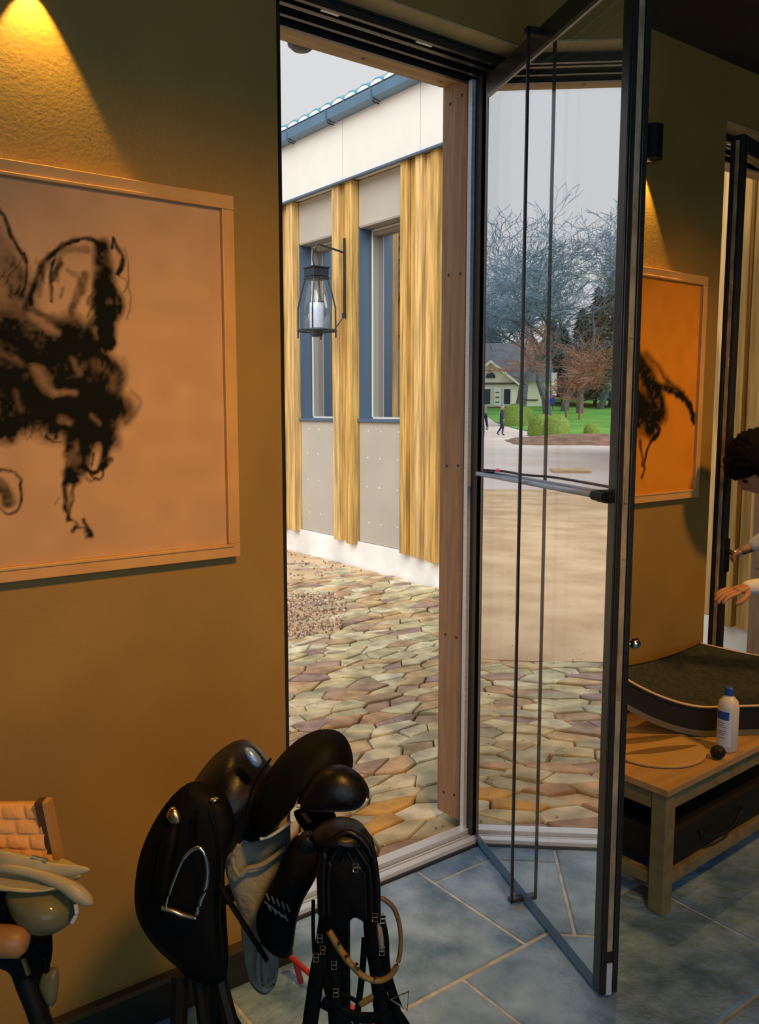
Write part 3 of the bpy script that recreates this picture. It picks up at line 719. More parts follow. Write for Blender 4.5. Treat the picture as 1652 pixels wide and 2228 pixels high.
def conifer(px_, y, h, w, i):
    x = tx(px_, y); t = thing('conifer', (x, y, hgt(x, y)), ['dark conifer at the far right behind the lawn', 'dark conifer behind the reddish tree', 'low dark conifer behind the lodge roof end', 'dark conifer behind the lodge gable', 'dark conifer between lodge corner and reddish tree', 'tall dark conifer beside the glass door stile'][i], 'tree', 'conifers behind the lodge')
    b = MB(); z = hgt(x, y) + .8; b2 = MB(); b2.tube([(x, y, z - 1.2), (x, y, z + h * .9)], [.25, .05], 6)
    n = int(h * 330)
    for k in range(n):
        u = random.random() ** 1.2; rr = w * (1 - u) * random.uniform(.3, 1); a = random.random() * 6.28; s_ = random.uniform(.12, .30)
        c = Vector((x + rr * math.cos(a), y + rr * math.sin(a), z + u * h)); d = Vector((math.cos(a), math.sin(a), -.35)) * s_ * 2.2; e = Vector((-math.sin(a), math.cos(a), random.uniform(-.3, .3))) * s_ * .6
        b.quad(c - e, c + d, c + e, c + Vector((0, 0, s_ * .6)))
    b2.build('trunk', M['bark'], t); b.build('foliage', M['conifer'], t, kind='stuff')
for i, (px_, y, h, w) in enumerate(((1295, 96, 12, 4.2), (1262, 100, 10, 4), (1200, 112, 9.5, 5), (1066, 118, 9, 6), (1225, 104, 8, 4), (1328, 92, 14, 4.2))): conifer(px_, y, h, w, i)
# wooded ridge far behind
b = MB()
for i in range(60):
    x = -46 + i * 1.4
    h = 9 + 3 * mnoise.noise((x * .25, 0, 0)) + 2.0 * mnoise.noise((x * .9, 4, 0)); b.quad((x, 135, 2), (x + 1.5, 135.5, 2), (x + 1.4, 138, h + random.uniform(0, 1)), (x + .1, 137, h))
o = b.build('far_woods', M['haze_twigs'], kind='stuff'); tag(o, 'blue grey belt of far woods behind the lodge', 'woods')

# clipped box bushes
def bush(x, y, rx, h, label, sq=2.6):
    t = MB(); z0 = hgt(x, y)
    for i in range(13):
        th = (i / 12) * math.pi / 2
        for k in range(36):
            a = 2 * math.pi * k / 36; r = rx * (math.cos(th) ** (2 / sq) if i < 12 else 0.001); z = h * math.sin(th) ** (2 / sq) if i else 0
            f = 1 + .05 * mnoise.noise((math.cos(a) * 3 + x, math.sin(a) * 3, th * 3)) + random.uniform(-.012, .012)
            t.v.append((x + r * f * math.cos(a), y + r * f * math.sin(a), z0 - .05 + z * f))
    for i in range(12):
        for k in range(36): k2 = (k + 1) % 36; t.f.append((i * 36 + k, i * 36 + k2, (i + 1) * 36 + k2, (i + 1) * 36 + k))
    tag(t.build('box_bush', M['box'], smooth=True), label, 'bush', 'clipped bushes')
bush(mhit(1120, 920, 1, 63).x, 63, .98, 1.62, 'clipped round bush nearest the walking person')
bush(mhit(1140, 920, 1, 64.5).x, 65, .9, 1.35, 'smaller clipped bush peeping out right of the first')
bush(mhit(1180, 920, 1, 50).x, 50, .85, 1.30, 'clipped bush on the left of the joined pair')
bush(mhit(1211, 920, 1, 47.3).x, 47.3, .82, 1.28, 'largest clipped bush on the right of the joined pair')
bush(mhit(1288, 920, 1, 53).x, 53, .5, .75, 'small brownish clipped bush by the soil at the lawn edge')
# soil heap, barrier tape, cord, board
t = MB()
for j in range(14):
    for i in range(30):
        x = -8.5 + i * .27; y = 36.5 + j * .6; u = i / 29; v = j / 13
        t.v.append((x, y, -.05 + .42 * math.sin(math.pi * min(1, u * 1.0)) ** .5 * math.sin(math.pi * v) + .10 * mnoise.noise((x * 2, y, 0))))
for j in range(13):
    for i in range(29): a = j * 30 + i; t.f.append((a, a + 1, a + 31, a + 30))
o = t.build('soil_heap', M['soil'], smooth=True); tag(o, 'low brown heap of soil at the edge of the gravel', 'soil'); o['kind'] = 'stuff'
P = [mhit(x, y, 1, yy) for x, y, yy in ((1238, 951, 44), (1247, 957, 43.5), (1256, 956, 43), (1264, 962, 42.5), (1272, 957, 42))]
tag(MB().tube(P, .06, 5, flat=.4).build('barrier_tape', M['red']), 'crumpled red barrier tape lying on the soil', 'tape')
P = [mhit(x, y, 2, .02) for x, y in ((1030, 1020), (1060, 1023), (1100, 1026), (1140, 1033), (1200, 1038), (1262, 1048), (1330, 1060))]
t = thing('cable', P[0], 'thin black cable lying across the pale gravel', 'cable')
MB().tube(smoothpath(P), .028, 5).build('cord', M['lampblack'], t); MB().ball(mhit(1083, 1024, 2, .04), .06, 8, 5).build('red_marker', M['red'], t)
P = mhit(1240, 1026, 2, 0)
tag(box(P.x - .45, P.x + .45, P.y - .5, P.y + .5, -.01, .06).build('board_offcut', M['sand'], bevel=.01), 'flat brown board lying on the gravel', 'board')

# ------------------------------------------------------------------ people
def skin_body(name, joints, bones, m, parent, sub=2, root=None):
    """joints: {key:(Vector, r or (rx,ry))}"""
    keys = list(joints); me = bpy.data.meshes.new(name)
    me.from_pydata([tuple(joints[k][0]) for k in keys], [(keys.index(a), keys.index(b)) for a, b in bones], []); me.update()
    o = bpy.data.objects.new(name, me); COL.objects.link(o)
    sk = o.modifiers.new('skin', 'SKIN'); sk.use_smooth_shade = True
    d = me.skin_vertices[0].data
    for i, k in enumerate(keys):
        r = joints[k][1]; d[i].radius = r if isinstance(r, tuple) else (r, r); d[i].use_root = (k == (root or keys[0]))
    sb = o.modifiers.new('sub', 'SUBSURF'); sb.levels = sub; sb.render_levels = sub
    me.materials.append(m)
    if parent is not None: o.parent = parent; o.matrix_parent_inverse = Matrix.Translation(-parent_loc(parent))
    return o
def hand(parent, wrist, palmdir, normal, side, m, curl=.5, size=.185, thick=.0085):
    """palm and five fingers; fingers bend towards normal"""
    d = Vector(palmdir).normalized(); n = Vector(normal); n = (n - d * n.dot(d)).normalized(); s_ = d.cross(n) * side
    W_ = Vector(wrist); J = {'w': (W_, .022), 'p': (W_ + d * size * .22, (.030, .016))}; B = [('w', 'p')]
    J['p2'] = (W_ + d * size * .40, (.034, .013)); B.append(('p', 'p2'))
    skin_body('palm', J, B, m, parent, root='w')
    for i, (off, ln) in enumerate(((-.027, .40), (-.009, .45), (.010, .42), (.027, .33))):
        p = W_ + d * size * .40 + s_ * off; JJ = {'a': (p - d * .012, thick * 1.1)}; c = p; a = .15
        BB = []; prev = 'a'
        for k, fr in enumerate((.45, .32, .23)):
            c = c + (d * math.cos(a) + n * math.sin(a)) * ln * size * fr; JJ['bcd'[k]] = (c, thick * (.98 - .1 * k)); BB.append((prev, 'bcd'[k])); prev = 'bcd'[k]; a += curl
        skin_body('finger', JJ, BB, m, parent, root='a')
    p = W_ + d * size * .14 - s_ * .026
    JJ = {'a': (p, .011), 'b': (p - s_ * .022 + d * .028 + n * .008, .0105), 'c': (p - s_ * .026 + d * .055 + n * .022, .0095), 'd': (p - s_ * .018 + d * .075 + n * .034, .008)}
    skin_body('thumb', JJ, [('a', 'b'), ('b', 'c'), ('c', 'd')], m, parent, root='a')
def head_mesh(parent, c, fdir, up, m, r=.105):
    c = Vector(c); f = Vector(fdir).normalized(); u = Vector(up); u = (u - f * u.dot(f)).normalized(); s_ = u.cross(f)
    b = MB(); seg, rg = 28, 20
    for i in range(rg + 1):
        t_ = math.pi * i / rg
        for k in range(seg):
            a = 2 * math.pi * k / seg; x = math.sin(t_) * math.cos(a); y = math.sin(t_) * math.sin(a); z = math.cos(t_)
            fx = .95 * r * x; sy = .74 * r * y; zz = 1.15 * r * z
            if z < 0: sy *= 1 + .28 * z; fx = fx * (1 + .1 * z) + (.012 if x > 0 else 0) * -z
            if x > .82 and abs(y) < .17 and -.42 < z < .12: fx += .018 * (.12 - z) / .5 + .004      # nose
            if x > .7 and .2 < abs(y) < .42 and .02 < z < .2: fx -= .008                             # eye sockets
            if x > .8 and abs(y) < .3 and -.62 < z < -.52: fx += .006                                # lips
            b.v.append(tuple(c + f * fx + s_ * sy + u * zz))
    for i in range(rg):
        for k in range(seg): k2 = (k + 1) % seg; b.f.append((i * seg + k, i * seg + k2, (i + 1) * seg + k2, (i + 1) * seg + k))
    o = b.build('head', m, parent, smooth=True, sub=1)
    e = MB()
    for q in (-1, 1): e.ball(tuple(c + f * r * .80 + s_ * q * r * .28 + u * r * .12), .012, 8, 6)
    e.build('eyes', M['lampblack'], o, smooth=True)
    e = MB()
    for q in (-1, 1): e.ball(tuple(c - f * .004 + s_ * q * r * .75), (.016, .016, .028), 8, 6)
    e.build('ears', m, o, smooth=True)
    return o, f, u, s_
def hair_cap(parent, c, f, u, s_, m, r=.118, wild=.012, seed=1, low=-.15):
    random.seed(seed); b = MB(); seg, rg = 36, 14; c = Vector(c)
    for i in range(rg + 1):
        for k in range(seg):
            a = 2 * math.pi * k / seg; x = math.cos(a); lim = 1.25 if x > .45 else 2.15
            t_ = lim * i / rg; q = 1 + random.uniform(-wild, wild) * 4
            b.v.append(tuple(c + (f * math.sin(t_) * x * .98 + s_ * math.sin(t_) * math.sin(a) * .84 + u * math.cos(t_) * 1.12) * r * q))
    for i in range(rg):
        for k in range(seg): k2 = (k + 1) % seg; b.f.append((i * seg + k, i * seg + k2, (i + 1) * seg + k2, (i + 1) * seg + k))
    return b.build('hair', m, parent, smooth=True)

def walker(x, y, ang, label, m, hh=1.68, arm=0):
    random.seed(3); t = thing('person', (x, y, hgt(x, y)), label, 'person', 'people in the yard')
    Q = Matrix.Translation((x, y, hgt(x, y))) @ Matrix.Rotation(ang, 4, 'Z')
    def V(a, b, c): return Q @ Vector((a, b, c)) * 1.0
    J = {'pel': (V(0, 0, .92), (.15, .11)), 'wst': (V(.02, 0, 1.08), (.14, .10)), 'chest': (V(.05, 0, 1.28), (.17, .12)), 'nk': (V(.06, 0, 1.45), .06), 'hd': (V(.08, 0, 1.52), .055),
         'sl': (V(.05, .19, 1.38), .065), 'el': (V(.10 + arm, .26, 1.14), .05), 'hl': (V(.25 + arm, .22, .98), .038),
         'sr': (V(.05, -.19, 1.38), .065), 'er': (V(-.06, -.26, 1.12), .05), 'hr': (V(.08, -.26, .90), .038),
         'hpl': (V(0, .09, .86), .10), 'kl': (V(.16, .10, .50), .07), 'al': (V(.10, .10, .10), .045), 'tl': (V(.26, .10, .05), .04),
         'hpr': (V(0, -.09, .86), .10), 'kr': (V(-.02, -.10, .48), .07), 'ar': (V(-.26, -.10, .12), .045), 'tr': (V(-.12, -.10, .05), .04)}
    B = [('pel', 'wst'), ('wst', 'chest'), ('chest', 'nk'), ('nk', 'hd'), ('chest', 'sl'), ('sl', 'el'), ('el', 'hl'), ('chest', 'sr'), ('sr', 'er'), ('er', 'hr'), ('pel', 'hpl'), ('hpl', 'kl'), ('kl', 'al'), ('al', 'tl'), ('pel', 'hpr'), ('hpr', 'kr'), ('kr', 'ar'), ('ar', 'tr')]
    skin_body('clothed_body', J, B, m, t, sub=1, root='pel')
    c = V(.09, 0, 1.59); f = Q.to_3x3() @ Vector((1, 0, 0)); o, f, u, s_ = head_mesh(t, c, f, (0, 0, 1), M['skin']); hair_cap(t, c, f, u, s_, M['hairg'])
    for q in ('hl', 'hr'): MB().ball(tuple(J[q][0] + Vector((.02, 0, -.04))), (.045, .03, .06), 8, 6).build('hand', M['skin'], t, smooth=True)
p = mhit(1090, 948, 2, 0); walker(p.x, p.y, math.radians(200), 'person in dark blue clothes walking across the gravel towards the bushes', M['navy'])
p = mhit(1044, 985, 2, 0); walker(p.x, p.y, math.radians(250), 'person in dark clothes half hidden by the door hinge', M['navy'])

# the person bending at the far door
t = thing('person', (3.62, 1.42, 0), 'black-haired person in white sleeves bending over to open the far glass door', 'person')
hc = at(1655, 1010, 3.25)
pel = Vector((3.72, 1.25, .93)); ch = Vector((3.42, 1.42, 1.22)); nk = Vector((hc.x + .13, hc.y - .04, 1.31))
hd_w = MX2 @ Vector((.93, .07, .965))
sl = Vector((3.36, 1.60, 1.27)); sr = Vector((3.44, 1.24, 1.24))
dh = (hd_w - EYE).dot(fwv); wr = at(1641, 1186, dh - .03); el = at(1745, 1128, dh - .12)
wr2 = at(1632, 1278, 3.05); el2 = Vector((3.30, 1.22, 1.0))
J = {'pel': (pel, (.165, .13)), 'wst': ((pel + ch) / 2 + Vector((.02, 0, .03)), (.155, .12)), 'chest': (ch, (.17, .13)), 'nk': (nk, .06),
     'sl': (sl, .07), 'sr': (sr, .07), 'el': (el, .05), 'wl': (wr - (el - wr).normalized() * .025, .030), 'er': (el2, .05), 'wr': (wr2 - (el2 - wr2).normalized() * .035, .029)}
skin_body('jacket', J, [('pel', 'wst'), ('wst', 'chest'), ('chest', 'nk'), ('chest', 'sl'), ('chest', 'sr'), ('sl', 'el'), ('el', 'wl'), ('sr', 'er'), ('er', 'wr')], M['shirt'], t, root='pel')
J = {'p': (pel, (.16, .13)), 'hl': (pel + Vector((-.06, .1, -.08)), .10), 'kl': (Vector((3.60, 1.36, .50)), .07), 'al': (Vector((3.66, 1.36, .10)), .048), 'tl': (Vector((3.50, 1.40, .045)), .042),
     'hr': (pel + Vector((.04, -.1, -.08)), .10), 'kr': (Vector((3.70, 1.14, .50)), .07), 'ar': (Vector((3.80, 1.12, .10)), .048), 'tr': (Vector((3.65, 1.14, .045)), .042)}
skin_body('trousers', J, [('p', 'hl'), ('hl', 'kl'), ('kl', 'al'), ('al', 'tl'), ('p', 'hr'), ('hr', 'kr'), ('kr', 'ar'), ('ar', 'tr')], M['vest'], t, root='p')
hf = Vector((-.55, .45, -.70))
o, f, u, s_ = head_mesh(t, hc, hf, (-.6, .1, .8), M['skin'], r=.108)
hair_cap(t, hc, f, u, s_, M['hair'], r=.130, wild=.015, seed=4)
MB().tube([nk, hc + Vector((.06, -.02, .02))], [.052, .05], 10).build('neck', M['skin'], t, smooth=True)
hand(t, wr, (at(1605, 1200, dh) - wr), (0, .1, -1), 1, M['skin'], curl=.8, size=.15)
hand(t, wr2, (-.9, .3, -.1), (0, .1, -1), -1, M['skin'], curl=.35)
# lever handle of the far door
p = [o_ for o_ in COL.objects if o_.name.startswith('glass_door')][1]
h = MB(); h.box(.955, .985, .0, .010, .88, 1.02, MX2); h.build('handle_plate', M['lampblack'], p, bevel=.003)
MB().tube([MX2 @ Vector(q) for q in ((.97, 0, .965), (.97, .055, .965), (.94, .062, .965), (.84, .062, .965))], .010, 10).build('lever_handle', M['steel'], p, smooth=True)

# ------------------------------------------------------------------ pictures: oak frames, charcoal horse drawings
def smooth_noise(nx, nz, cell, seed):
    r = np.random.default_rng(seed); gx, gz = int(nx / cell) + 3, int(nz / cell) + 3; g = r.random((gz, gx))
    X = np.arange(nx) / cell; Z = np.arange(nz) / cell; xi = X.astype(int); zi = Z.astype(int); fx = X - xi; fz = Z - zi; fx = fx * fx * (3 - 2 * fx); fz = fz * fz * (3 - 2 * fz)
    a = g[np.ix_(zi, xi)]; b = g[np.ix_(zi, xi + 1)]; c = g[np.ix_(zi + 1, xi)]; d = g[np.ix_(zi + 1, xi + 1)]
    return (a * (1 - fx) + b * fx) * (1 - fz)[:, None] + (c * (1 - fx) + d * fx) * fz[:, None]
def picture(x0, x1, z0, z1, label, strokes, res, paper, seed):
    t = thing('framed_picture', ((x0 + x1) / 2, YW - .02, z0), label, 'picture', 'framed horse drawings')
    w = .034; d0, d1 = YW - .034, YW
    for (a, b, c, d, e) in ((x0, x1, z0, z0 + w, 'h'), (x0, x1, z1 - w, z1, 'h'), (x0, x0 + w, z0 + w, z1 - w, 'v'), (x1 - w, x1, z0 + w, z1 - w, 'v')):
        m_ = MB(); m_.box(a, b, d0, d1, c, d)
        g = .010
        if e == 'h': zz = (d - .008, d) if c == z0 else (c, c + .008); m_.box(a + .02, b - .02, d0 - .004, d0, zz[0], zz[1])
        else: xx = (b - .008, b) if a == x0 else (a, a + .008); m_.box(xx[0], xx[1], d0 - .004, d0, c, d)
        m_.build('frame_rail', M['oak'], t, bevel=.002)
    X0, X1, Z0, Z1 = x0 + w, x1 - w, z0 + w, z1 - w
    nx, nz = int((X1 - X0) / res) + 1, int((Z1 - Z0) / res) + 1
    gx = np.linspace(X0, X1, nx); gz = np.linspace(Z0, Z1, nz); GX, GZ = np.meshgrid(gx, gz)
    n1 = smooth_noise(nx, nz, 14, seed); n2 = smooth_noise(nx, nz, 5, seed + 1); n3 = smooth_noise(nx, nz, 2.2, seed + 2)
    D = np.zeros((nz, nx)); WX = GX + (n1 - .5) * .012 + (n2 - .5) * .006; WZ = GZ + (n2 - .5) * .008 + (n3 - .5) * .004
    for st in strokes:
        P, wd, st_ = st[0], st[1], st[2]; soft = st[3] if len(st) > 3 else .5
        wp = [hit(a, b, 1, YW) for a, b in P]; wp = smoothpath(wp, 4) if len(wp) > 2 else wp
        dist = np.full((nz, nx), 9.0)
        for a, b in zip(wp[:-1], wp[1:]):
            ax, az, bx_, bz = a.x, a.z, b.x, b.z; L2 = (bx_ - ax) ** 2 + (bz - az) ** 2 + 1e-9
            u = np.clip(((WX - ax) * (bx_ - ax) + (WZ - az) * (bz - az)) / L2, 0, 1)
            dist = np.minimum(dist, np.hypot(WX - ax - u * (bx_ - ax), WZ - az - u * (bz - az)))
        wd_ = wd / 950.0 / 2
        v = np.clip((wd_ * (1 + soft) - dist) / (wd_ * soft * 2 + 1e-6), 0, 1) * st_
        v = v * (.80 + .30 * n3) * (.78 + .36 * n2)
        D = 1 - (1 - D) * (1 - np.clip(v, 0, 1)) if st_ > 0 else D * (1 + np.clip(v, -1, 0))
    D = np.clip(D * 1.12, 0, 1) ** .9
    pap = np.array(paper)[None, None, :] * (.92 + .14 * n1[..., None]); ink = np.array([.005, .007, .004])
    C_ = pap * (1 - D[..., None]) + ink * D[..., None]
    me = bpy.data.meshes.new('drawing'); V_ = np.stack([GX, np.full_like(GX, YW - .024), GZ], -1).reshape(-1, 3)
    i = np.arange(nz - 1)[:, None] * nx + np.arange(nx - 1)[None, :]; Fq = np.stack([i, i + 1, i + nx + 1, i + nx], -1).reshape(-1, 4)
    me.from_pydata(V_.tolist(), [], Fq.tolist()); me.update()
    at_ = me.color_attributes.new('Col', 'FLOAT_COLOR', 'POINT'); at_.data.foreach_set('color', np.concatenate([C_.reshape(-1, 3), np.ones((nx * nz, 1))], 1).astype('f').ravel())
    m_ = bpy.data.materials.new('charcoal_drawing'); m_.use_nodes = True; N = m_.node_tree.nodes; va = N.new('ShaderNodeVertexColor'); va.layer_name = 'Col'
    m_.node_tree.links.new(va.outputs[0], N['Principled BSDF'].inputs['Base Color']); N['Principled BSDF'].inputs['Roughness'].default_value = .8; N['Principled BSDF'].inputs['Specular IOR Level'].default_value = .12
    me.materials.append(m_); o = bpy.data.objects.new('drawing', me); COL.objects.link(o); o.parent = t; o.matrix_parent_inverse = Matrix.Translation(-t.location)
horse = [
 # rider and back
 (((-40, 420), (0, 470), (22, 520), (42, 555), (50, 575)), 9, .9), (((-60, 480), (0, 540), (30, 600), (45, 640)), 46, .5, .8), (((-60, 560), (0, 610), (40, 650)), 60, .45, .8),
 (((48, 555), (52, 600), (46, 640)), 5, .8),
 # neck crest and mane
 (((62, 665), (70, 610), (95, 565), (140, 530), (185, 522), (215, 540)), 9, .85), (((100, 560), (140, 545), (180, 545)), 14, .4), (((70, 640), (82, 600), (100, 575)), 12, .5),
 (((108, 570), (104, 620), (104, 660)), 7, .85), (((122, 565), (112, 610)), 8, .6), (((85, 600), (80, 650)), 8, .4), (((140, 590), (160, 610), (172, 640)), 10, .35),
 (((175, 600), (165, 640), (150, 680)), 18, .6), (((198, 600), (190, 660), (200, 690)), 10, .5),
 (((70, 680), (110, 700), (140, 720)), 16, .6), (((52, 670), (62, 660)), 16, .85),
 # head
 (((212, 540), (212, 600), (212, 650), (220, 700), (226, 740)), 34, .98), (((222, 600), (238, 640), (242, 670), (232, 710), (230, 745)), 32, .98), (((205, 620), (204, 680)), 20, .9), (((240, 525), (250, 545), (256, 575), (248, 600)), 9, .85), (((236, 540), (240, 525)), 8, .8), (((252, 570), (246, 600)), 10, .9), (((222, 735), (232, 750), (240, 745)), 16, .95),
 (((264, 545), (270, 590), (276, 640), (268, 700)), 4, .5, .9), (((250, 605), (272, 620), (262, 640)), 4, .5),
 (((200, 690), (190, 720), (205, 760)), 20, .7),
 # chest, body
 (((-60, 700), (20, 720), (80, 750), (140, 760)), 90, .93, .6), (((-60, 790), (30, 810), (110, 830), (170, 840)), 120, .96, .5), (((150, 720), (200, 770), (232, 820)), 60, .9, .5), (((-60, 860), (20, 870), (120, 900), (180, 920)), 100, .97, .5),
 (((190, 770), (232, 800), (246, 825), (238, 860)), 26, .8), (((150, 860), (210, 880), (245, 890)), 70, .97), (((120, 900), (180, 930), (225, 950)), 56, .95), (((225, 930), (245, 900), (275, 890)), 30, .4, .9), (((280, 850), (300, 880), (270, 920)), 8, .35, .9), (((262, 780), (264, 830)), 12, .2, .9),
 (((-60, 910), (0, 935), (20, 925)), 50, .95), (((20, 930), (60, 925), (90, 930)), 20, .5, .9),
 # forelegs
 (((150, 940), (146, 1000), (145, 1040)), 22, .7), (((172, 950), (165, 1000), (150, 1030)), 20, .75), (((140, 1030), (148, 1045), (155, 1040)), 22, .9), (((135, 1045), (132, 1080), (140, 1110), (146, 1130)), 9, .7), (((152, 1045), (148, 1090), (146, 1120)), 8, .6),
 (((138, 1075), (140, 1110)), 14, .4, .8), (((142, 1125), (158, 1140), (150, 1150)), 8, .6), (((155, 1145), (172, 1148)), 5, .7), (((172, 1130), (178, 1145), (184, 1160), (176, 1168)), 9, .9), (((178, 1155), (184, 1165)), 14, .9), (((120, 1080), (110, 1095)), 4, .3),
 (((215, 930), (222, 970), (215, 1010)), 18, .92), (((190, 950), (178, 990), (172, 1020)), 22, .8), (((172, 1015), (200, 1025), (230, 1000)), 12, .85), (((185, 1030), (205, 1043), (215, 1035), (218, 1010)), 5, .8), (((195, 985), (190, 1010)), 6, .8), (((165, 1030), (185, 1045), (198, 1040)), 7, .5),
 (((95, 945), (112, 960), (125, 965)), 5, .7),
 # lighter rubbed areas inside the body
 (((70, 800), (90, 830), (100, 850)), 20, -.5, .8), (((108, 858), (130, 854), (150, 856)), 14, -.6, .8), (((205, 790), (232, 815), (236, 840)), 26, -.35, .9), (((125, 912), (145, 918)), 14, -.45, .9), (((60, 690), (90, 715), (120, 725)), 14, -.45, .9), (((0, 770), (40, 790)), 16, -.3, .9), (((150, 780), (160, 815)), 12, -.35, .9), (((30, 850), (40, 890)), 16, -.25, .9), (((190, 905), (205, 925)), 10, -.4, .9),
 # hind hoof
 (((-10, 1020), (20, 1030), (34, 1050), (36, 1080), (28, 1110), (12, 1115), (-8, 1100)), 6, .8), (((-10, 1050), (8, 1070), (12, 1090)), 20, .7),
]
rs = random.Random(4)
for k in range(70):      # loose charcoal hatching round mane, chest and belly
    (cx_, cy_), (jx, jy) = rs.choice((((110, 600), (40, 50)), ((190, 640), (22, 60)), ((150, 760), (80, 50)), ((235, 880), (26, 40)), ((60, 930), (90, 14)), ((160, 1000), (22, 50)), ((20, 620), (24, 60)), ((225, 790), (20, 40))))
    x_, y_ = cx_ + rs.uniform(-jx, jx), cy_ + rs.uniform(-jy, jy); a_ = rs.uniform(1.1, 2.2); l_ = rs.uniform(12, 42)
    horse.append((((x_, y_), (x_ + l_ * .5 * math.cos(a_) + rs.uniform(-4, 4), y_ + l_ * .5 * math.sin(a_)), (x_ + l_ * math.cos(a_), y_ + l_ * math.sin(a_))), rs.uniform(3, 8), rs.uniform(.25, .6), .7))
picture(-.12, 1.010, 1.178, 2.063, 'large oak-framed charcoal drawing of a horse on pale paper, left wall', horse, .0034, (.56, .36, .20), 11)
tail = [(((1345, 760), (1385, 800), (1415, 860), (1425, 900)), 60, .95, .4), (((1395, 770), (1420, 800), (1440, 830)), 18, .6, .9), (((1360, 850), (1400, 900), (1405, 930)), 60, .95),
 (((1415, 840), (1450, 850), (1480, 870), (1497, 905)), 22, .95), (((1440, 830), (1475, 855)), 14, .6, .9), (((1490, 880), (1500, 918)), 14, .9, .8), (((1405, 920), (1422, 935), (1412, 955)), 14, .95), (((1412, 950), (1398, 975), (1392, 1000)), 10, .9), (((1392, 1000), (1392, 1020), (1382, 1040)), 7, .9),
 (((1320, 760), (1360, 780)), 60, .9), (((1300, 860), (1370, 900)), 120, .95), (((1380, 960), (1388, 1010)), 10, .7), (((1340, 930), (1345, 1040)), 26, .9)]
tail = [(p_, w_ * 1.3, min(.98, v_ + .05), *rest) for p_, w_, v_, *rest in tail]
picture(2.24, 3.028, 1.205, 2.053, 'smaller orange-lit oak-framed drawing of a horse tail end, right of the door', tail, .0036, (.66, .27, .025), 23)  # orange glow of the spotlight is put into this paper colour

# ------------------------------------------------------------------ wall spotlights: cylinder, bracket, lamp
def spot(x, label, power, zb=2.425):
    t = thing('wall_spotlight', (x, YW, zb), label, 'lamp', 'black wall spotlights'); y = YW - .046
    b = MB(); n = 24
    b.lathe((x, y, zb), [(.033, 0), (.036, 0), (.036, .112), (.033, .112), (.033, .056)], n); b.f = b.f[:-2]; b.build('lamp_body', M['lampblack'], t, smooth=False)
    MB().lathe((x, y, zb + .05), [(.0325, 0), (.0325, .004)], n).build('lamp_reflector', M['lampin'], t)
    box(x - .012, x + .012, y + .034, YW, zb + .045, zb + .085).build('wall_bracket', M['lampblack'], t)
    l = light('spot_beam', 'SPOT', (x, y + .012, zb + .045), power, (1, .56, .10), aim=(x, y + .01, zb - .42), spot_size=math.radians(58), spot_blend=.22, shadow_soft_size=.010)
    l.parent = t; l.matrix_parent_inverse = Matrix.Translation(-t.location)
spot(.56, 'black wall spotlight above the large horse drawing', 24, 2.44)
spot(2.63, 'black wall spotlight above the smaller drawing beside the glass door', 24, 2.415)

# ------------------------------------------------------------------ bench against the back wall
BT = .415
bloc = Vector((2.16, 1.44, 0)); BM = Matrix.Translation(bloc) @ Matrix.Rotation(math.radians(2.5), 4, 'Z')
t = thing('bench', bloc, 'low wooden bench with lower stretchers standing against the back wall', 'bench')
for i in range(3): box(0, 1.10, 0 + i * .157, (i + 1) * .157 - .0015, BT - .022, BT, BM).build('top_board', M['benchtop'], t, bevel=.002)
for (x0, x1, y0, y1) in ((.02, 1.08, .02, .045), (.02, 1.08, .425, .45), (.02, .045, .045, .425), (1.055, 1.08, .045, .425)):
    box(x0, x1, y0, y1, BT - .085, BT - .0225, BM).build('apron', M['bench'], t, bevel=.002)
for x in (.015, 1.035):
    for y in (.012, .41): box(x, x + .052, y, y + .052, 0, BT - .0225, BM).build('leg', M['bench'], t, bevel=.003)
for (x0, x1, y0, y1) in ((.067, 1.035, .025, .050), (.067, 1.035, .42, .445), (.03, .055, .064, .41), (1.048, 1.073, .064, .41)):
    box(x0, x1, y0, y1, .075, .115, BM).build('stretcher', M['bench'], t, bevel=.002)
tb = thing('bag', BM @ Vector((.45, .22, .11)), 'black flat bag lying on the stretchers under the bench', 'bag')
b = MB(); b.box(.08, .84, .035, .43, .116, .235, BM); b.build('bag_body', M['crate'], tb, bevel=.02)
MB().tube(smoothpath([BM @ Vector(q) for q in ((.25, .03, .19), (.32, .015, .165), (.42, .012, .16), (.52, .03, .19))]), .006, 6).build('handle', M['crate'], tb, smooth=True)
# round tan mat
t = thing('round_mat', (2.40, 1.67, BT), 'round tan leather mat with painted shadow stripes, lying on the near bench corner', 'mat')
mc = Vector((2.40, 1.665, BT + .001)); MB().lathe(mc, [(.165, 0), (.170, .003), (.170, .008), (.165, .011)], 48).build('disc', M['mattan'], t, smooth=False)
b = MB()
for off, w_ in ((-.045, .026), (.05, .03)):
    pts_ = []
    for s__ in (1, -1):
        for u in np.linspace(-1, 1, 13)[::s__]:
            hx = .15 * u; yy = off + s__ * w_ * (1 - u * u) * .8
            pts_.append(mc + Vector((hx * .9 + yy * .35, -hx * .35 + yy * .9, .0115)))
    b.prism(pts_, (0, 0, .0008))
b.build('shadow_stripe', M['matshadow'], t)  # shadows lying on the mat, drawn as darker stripes
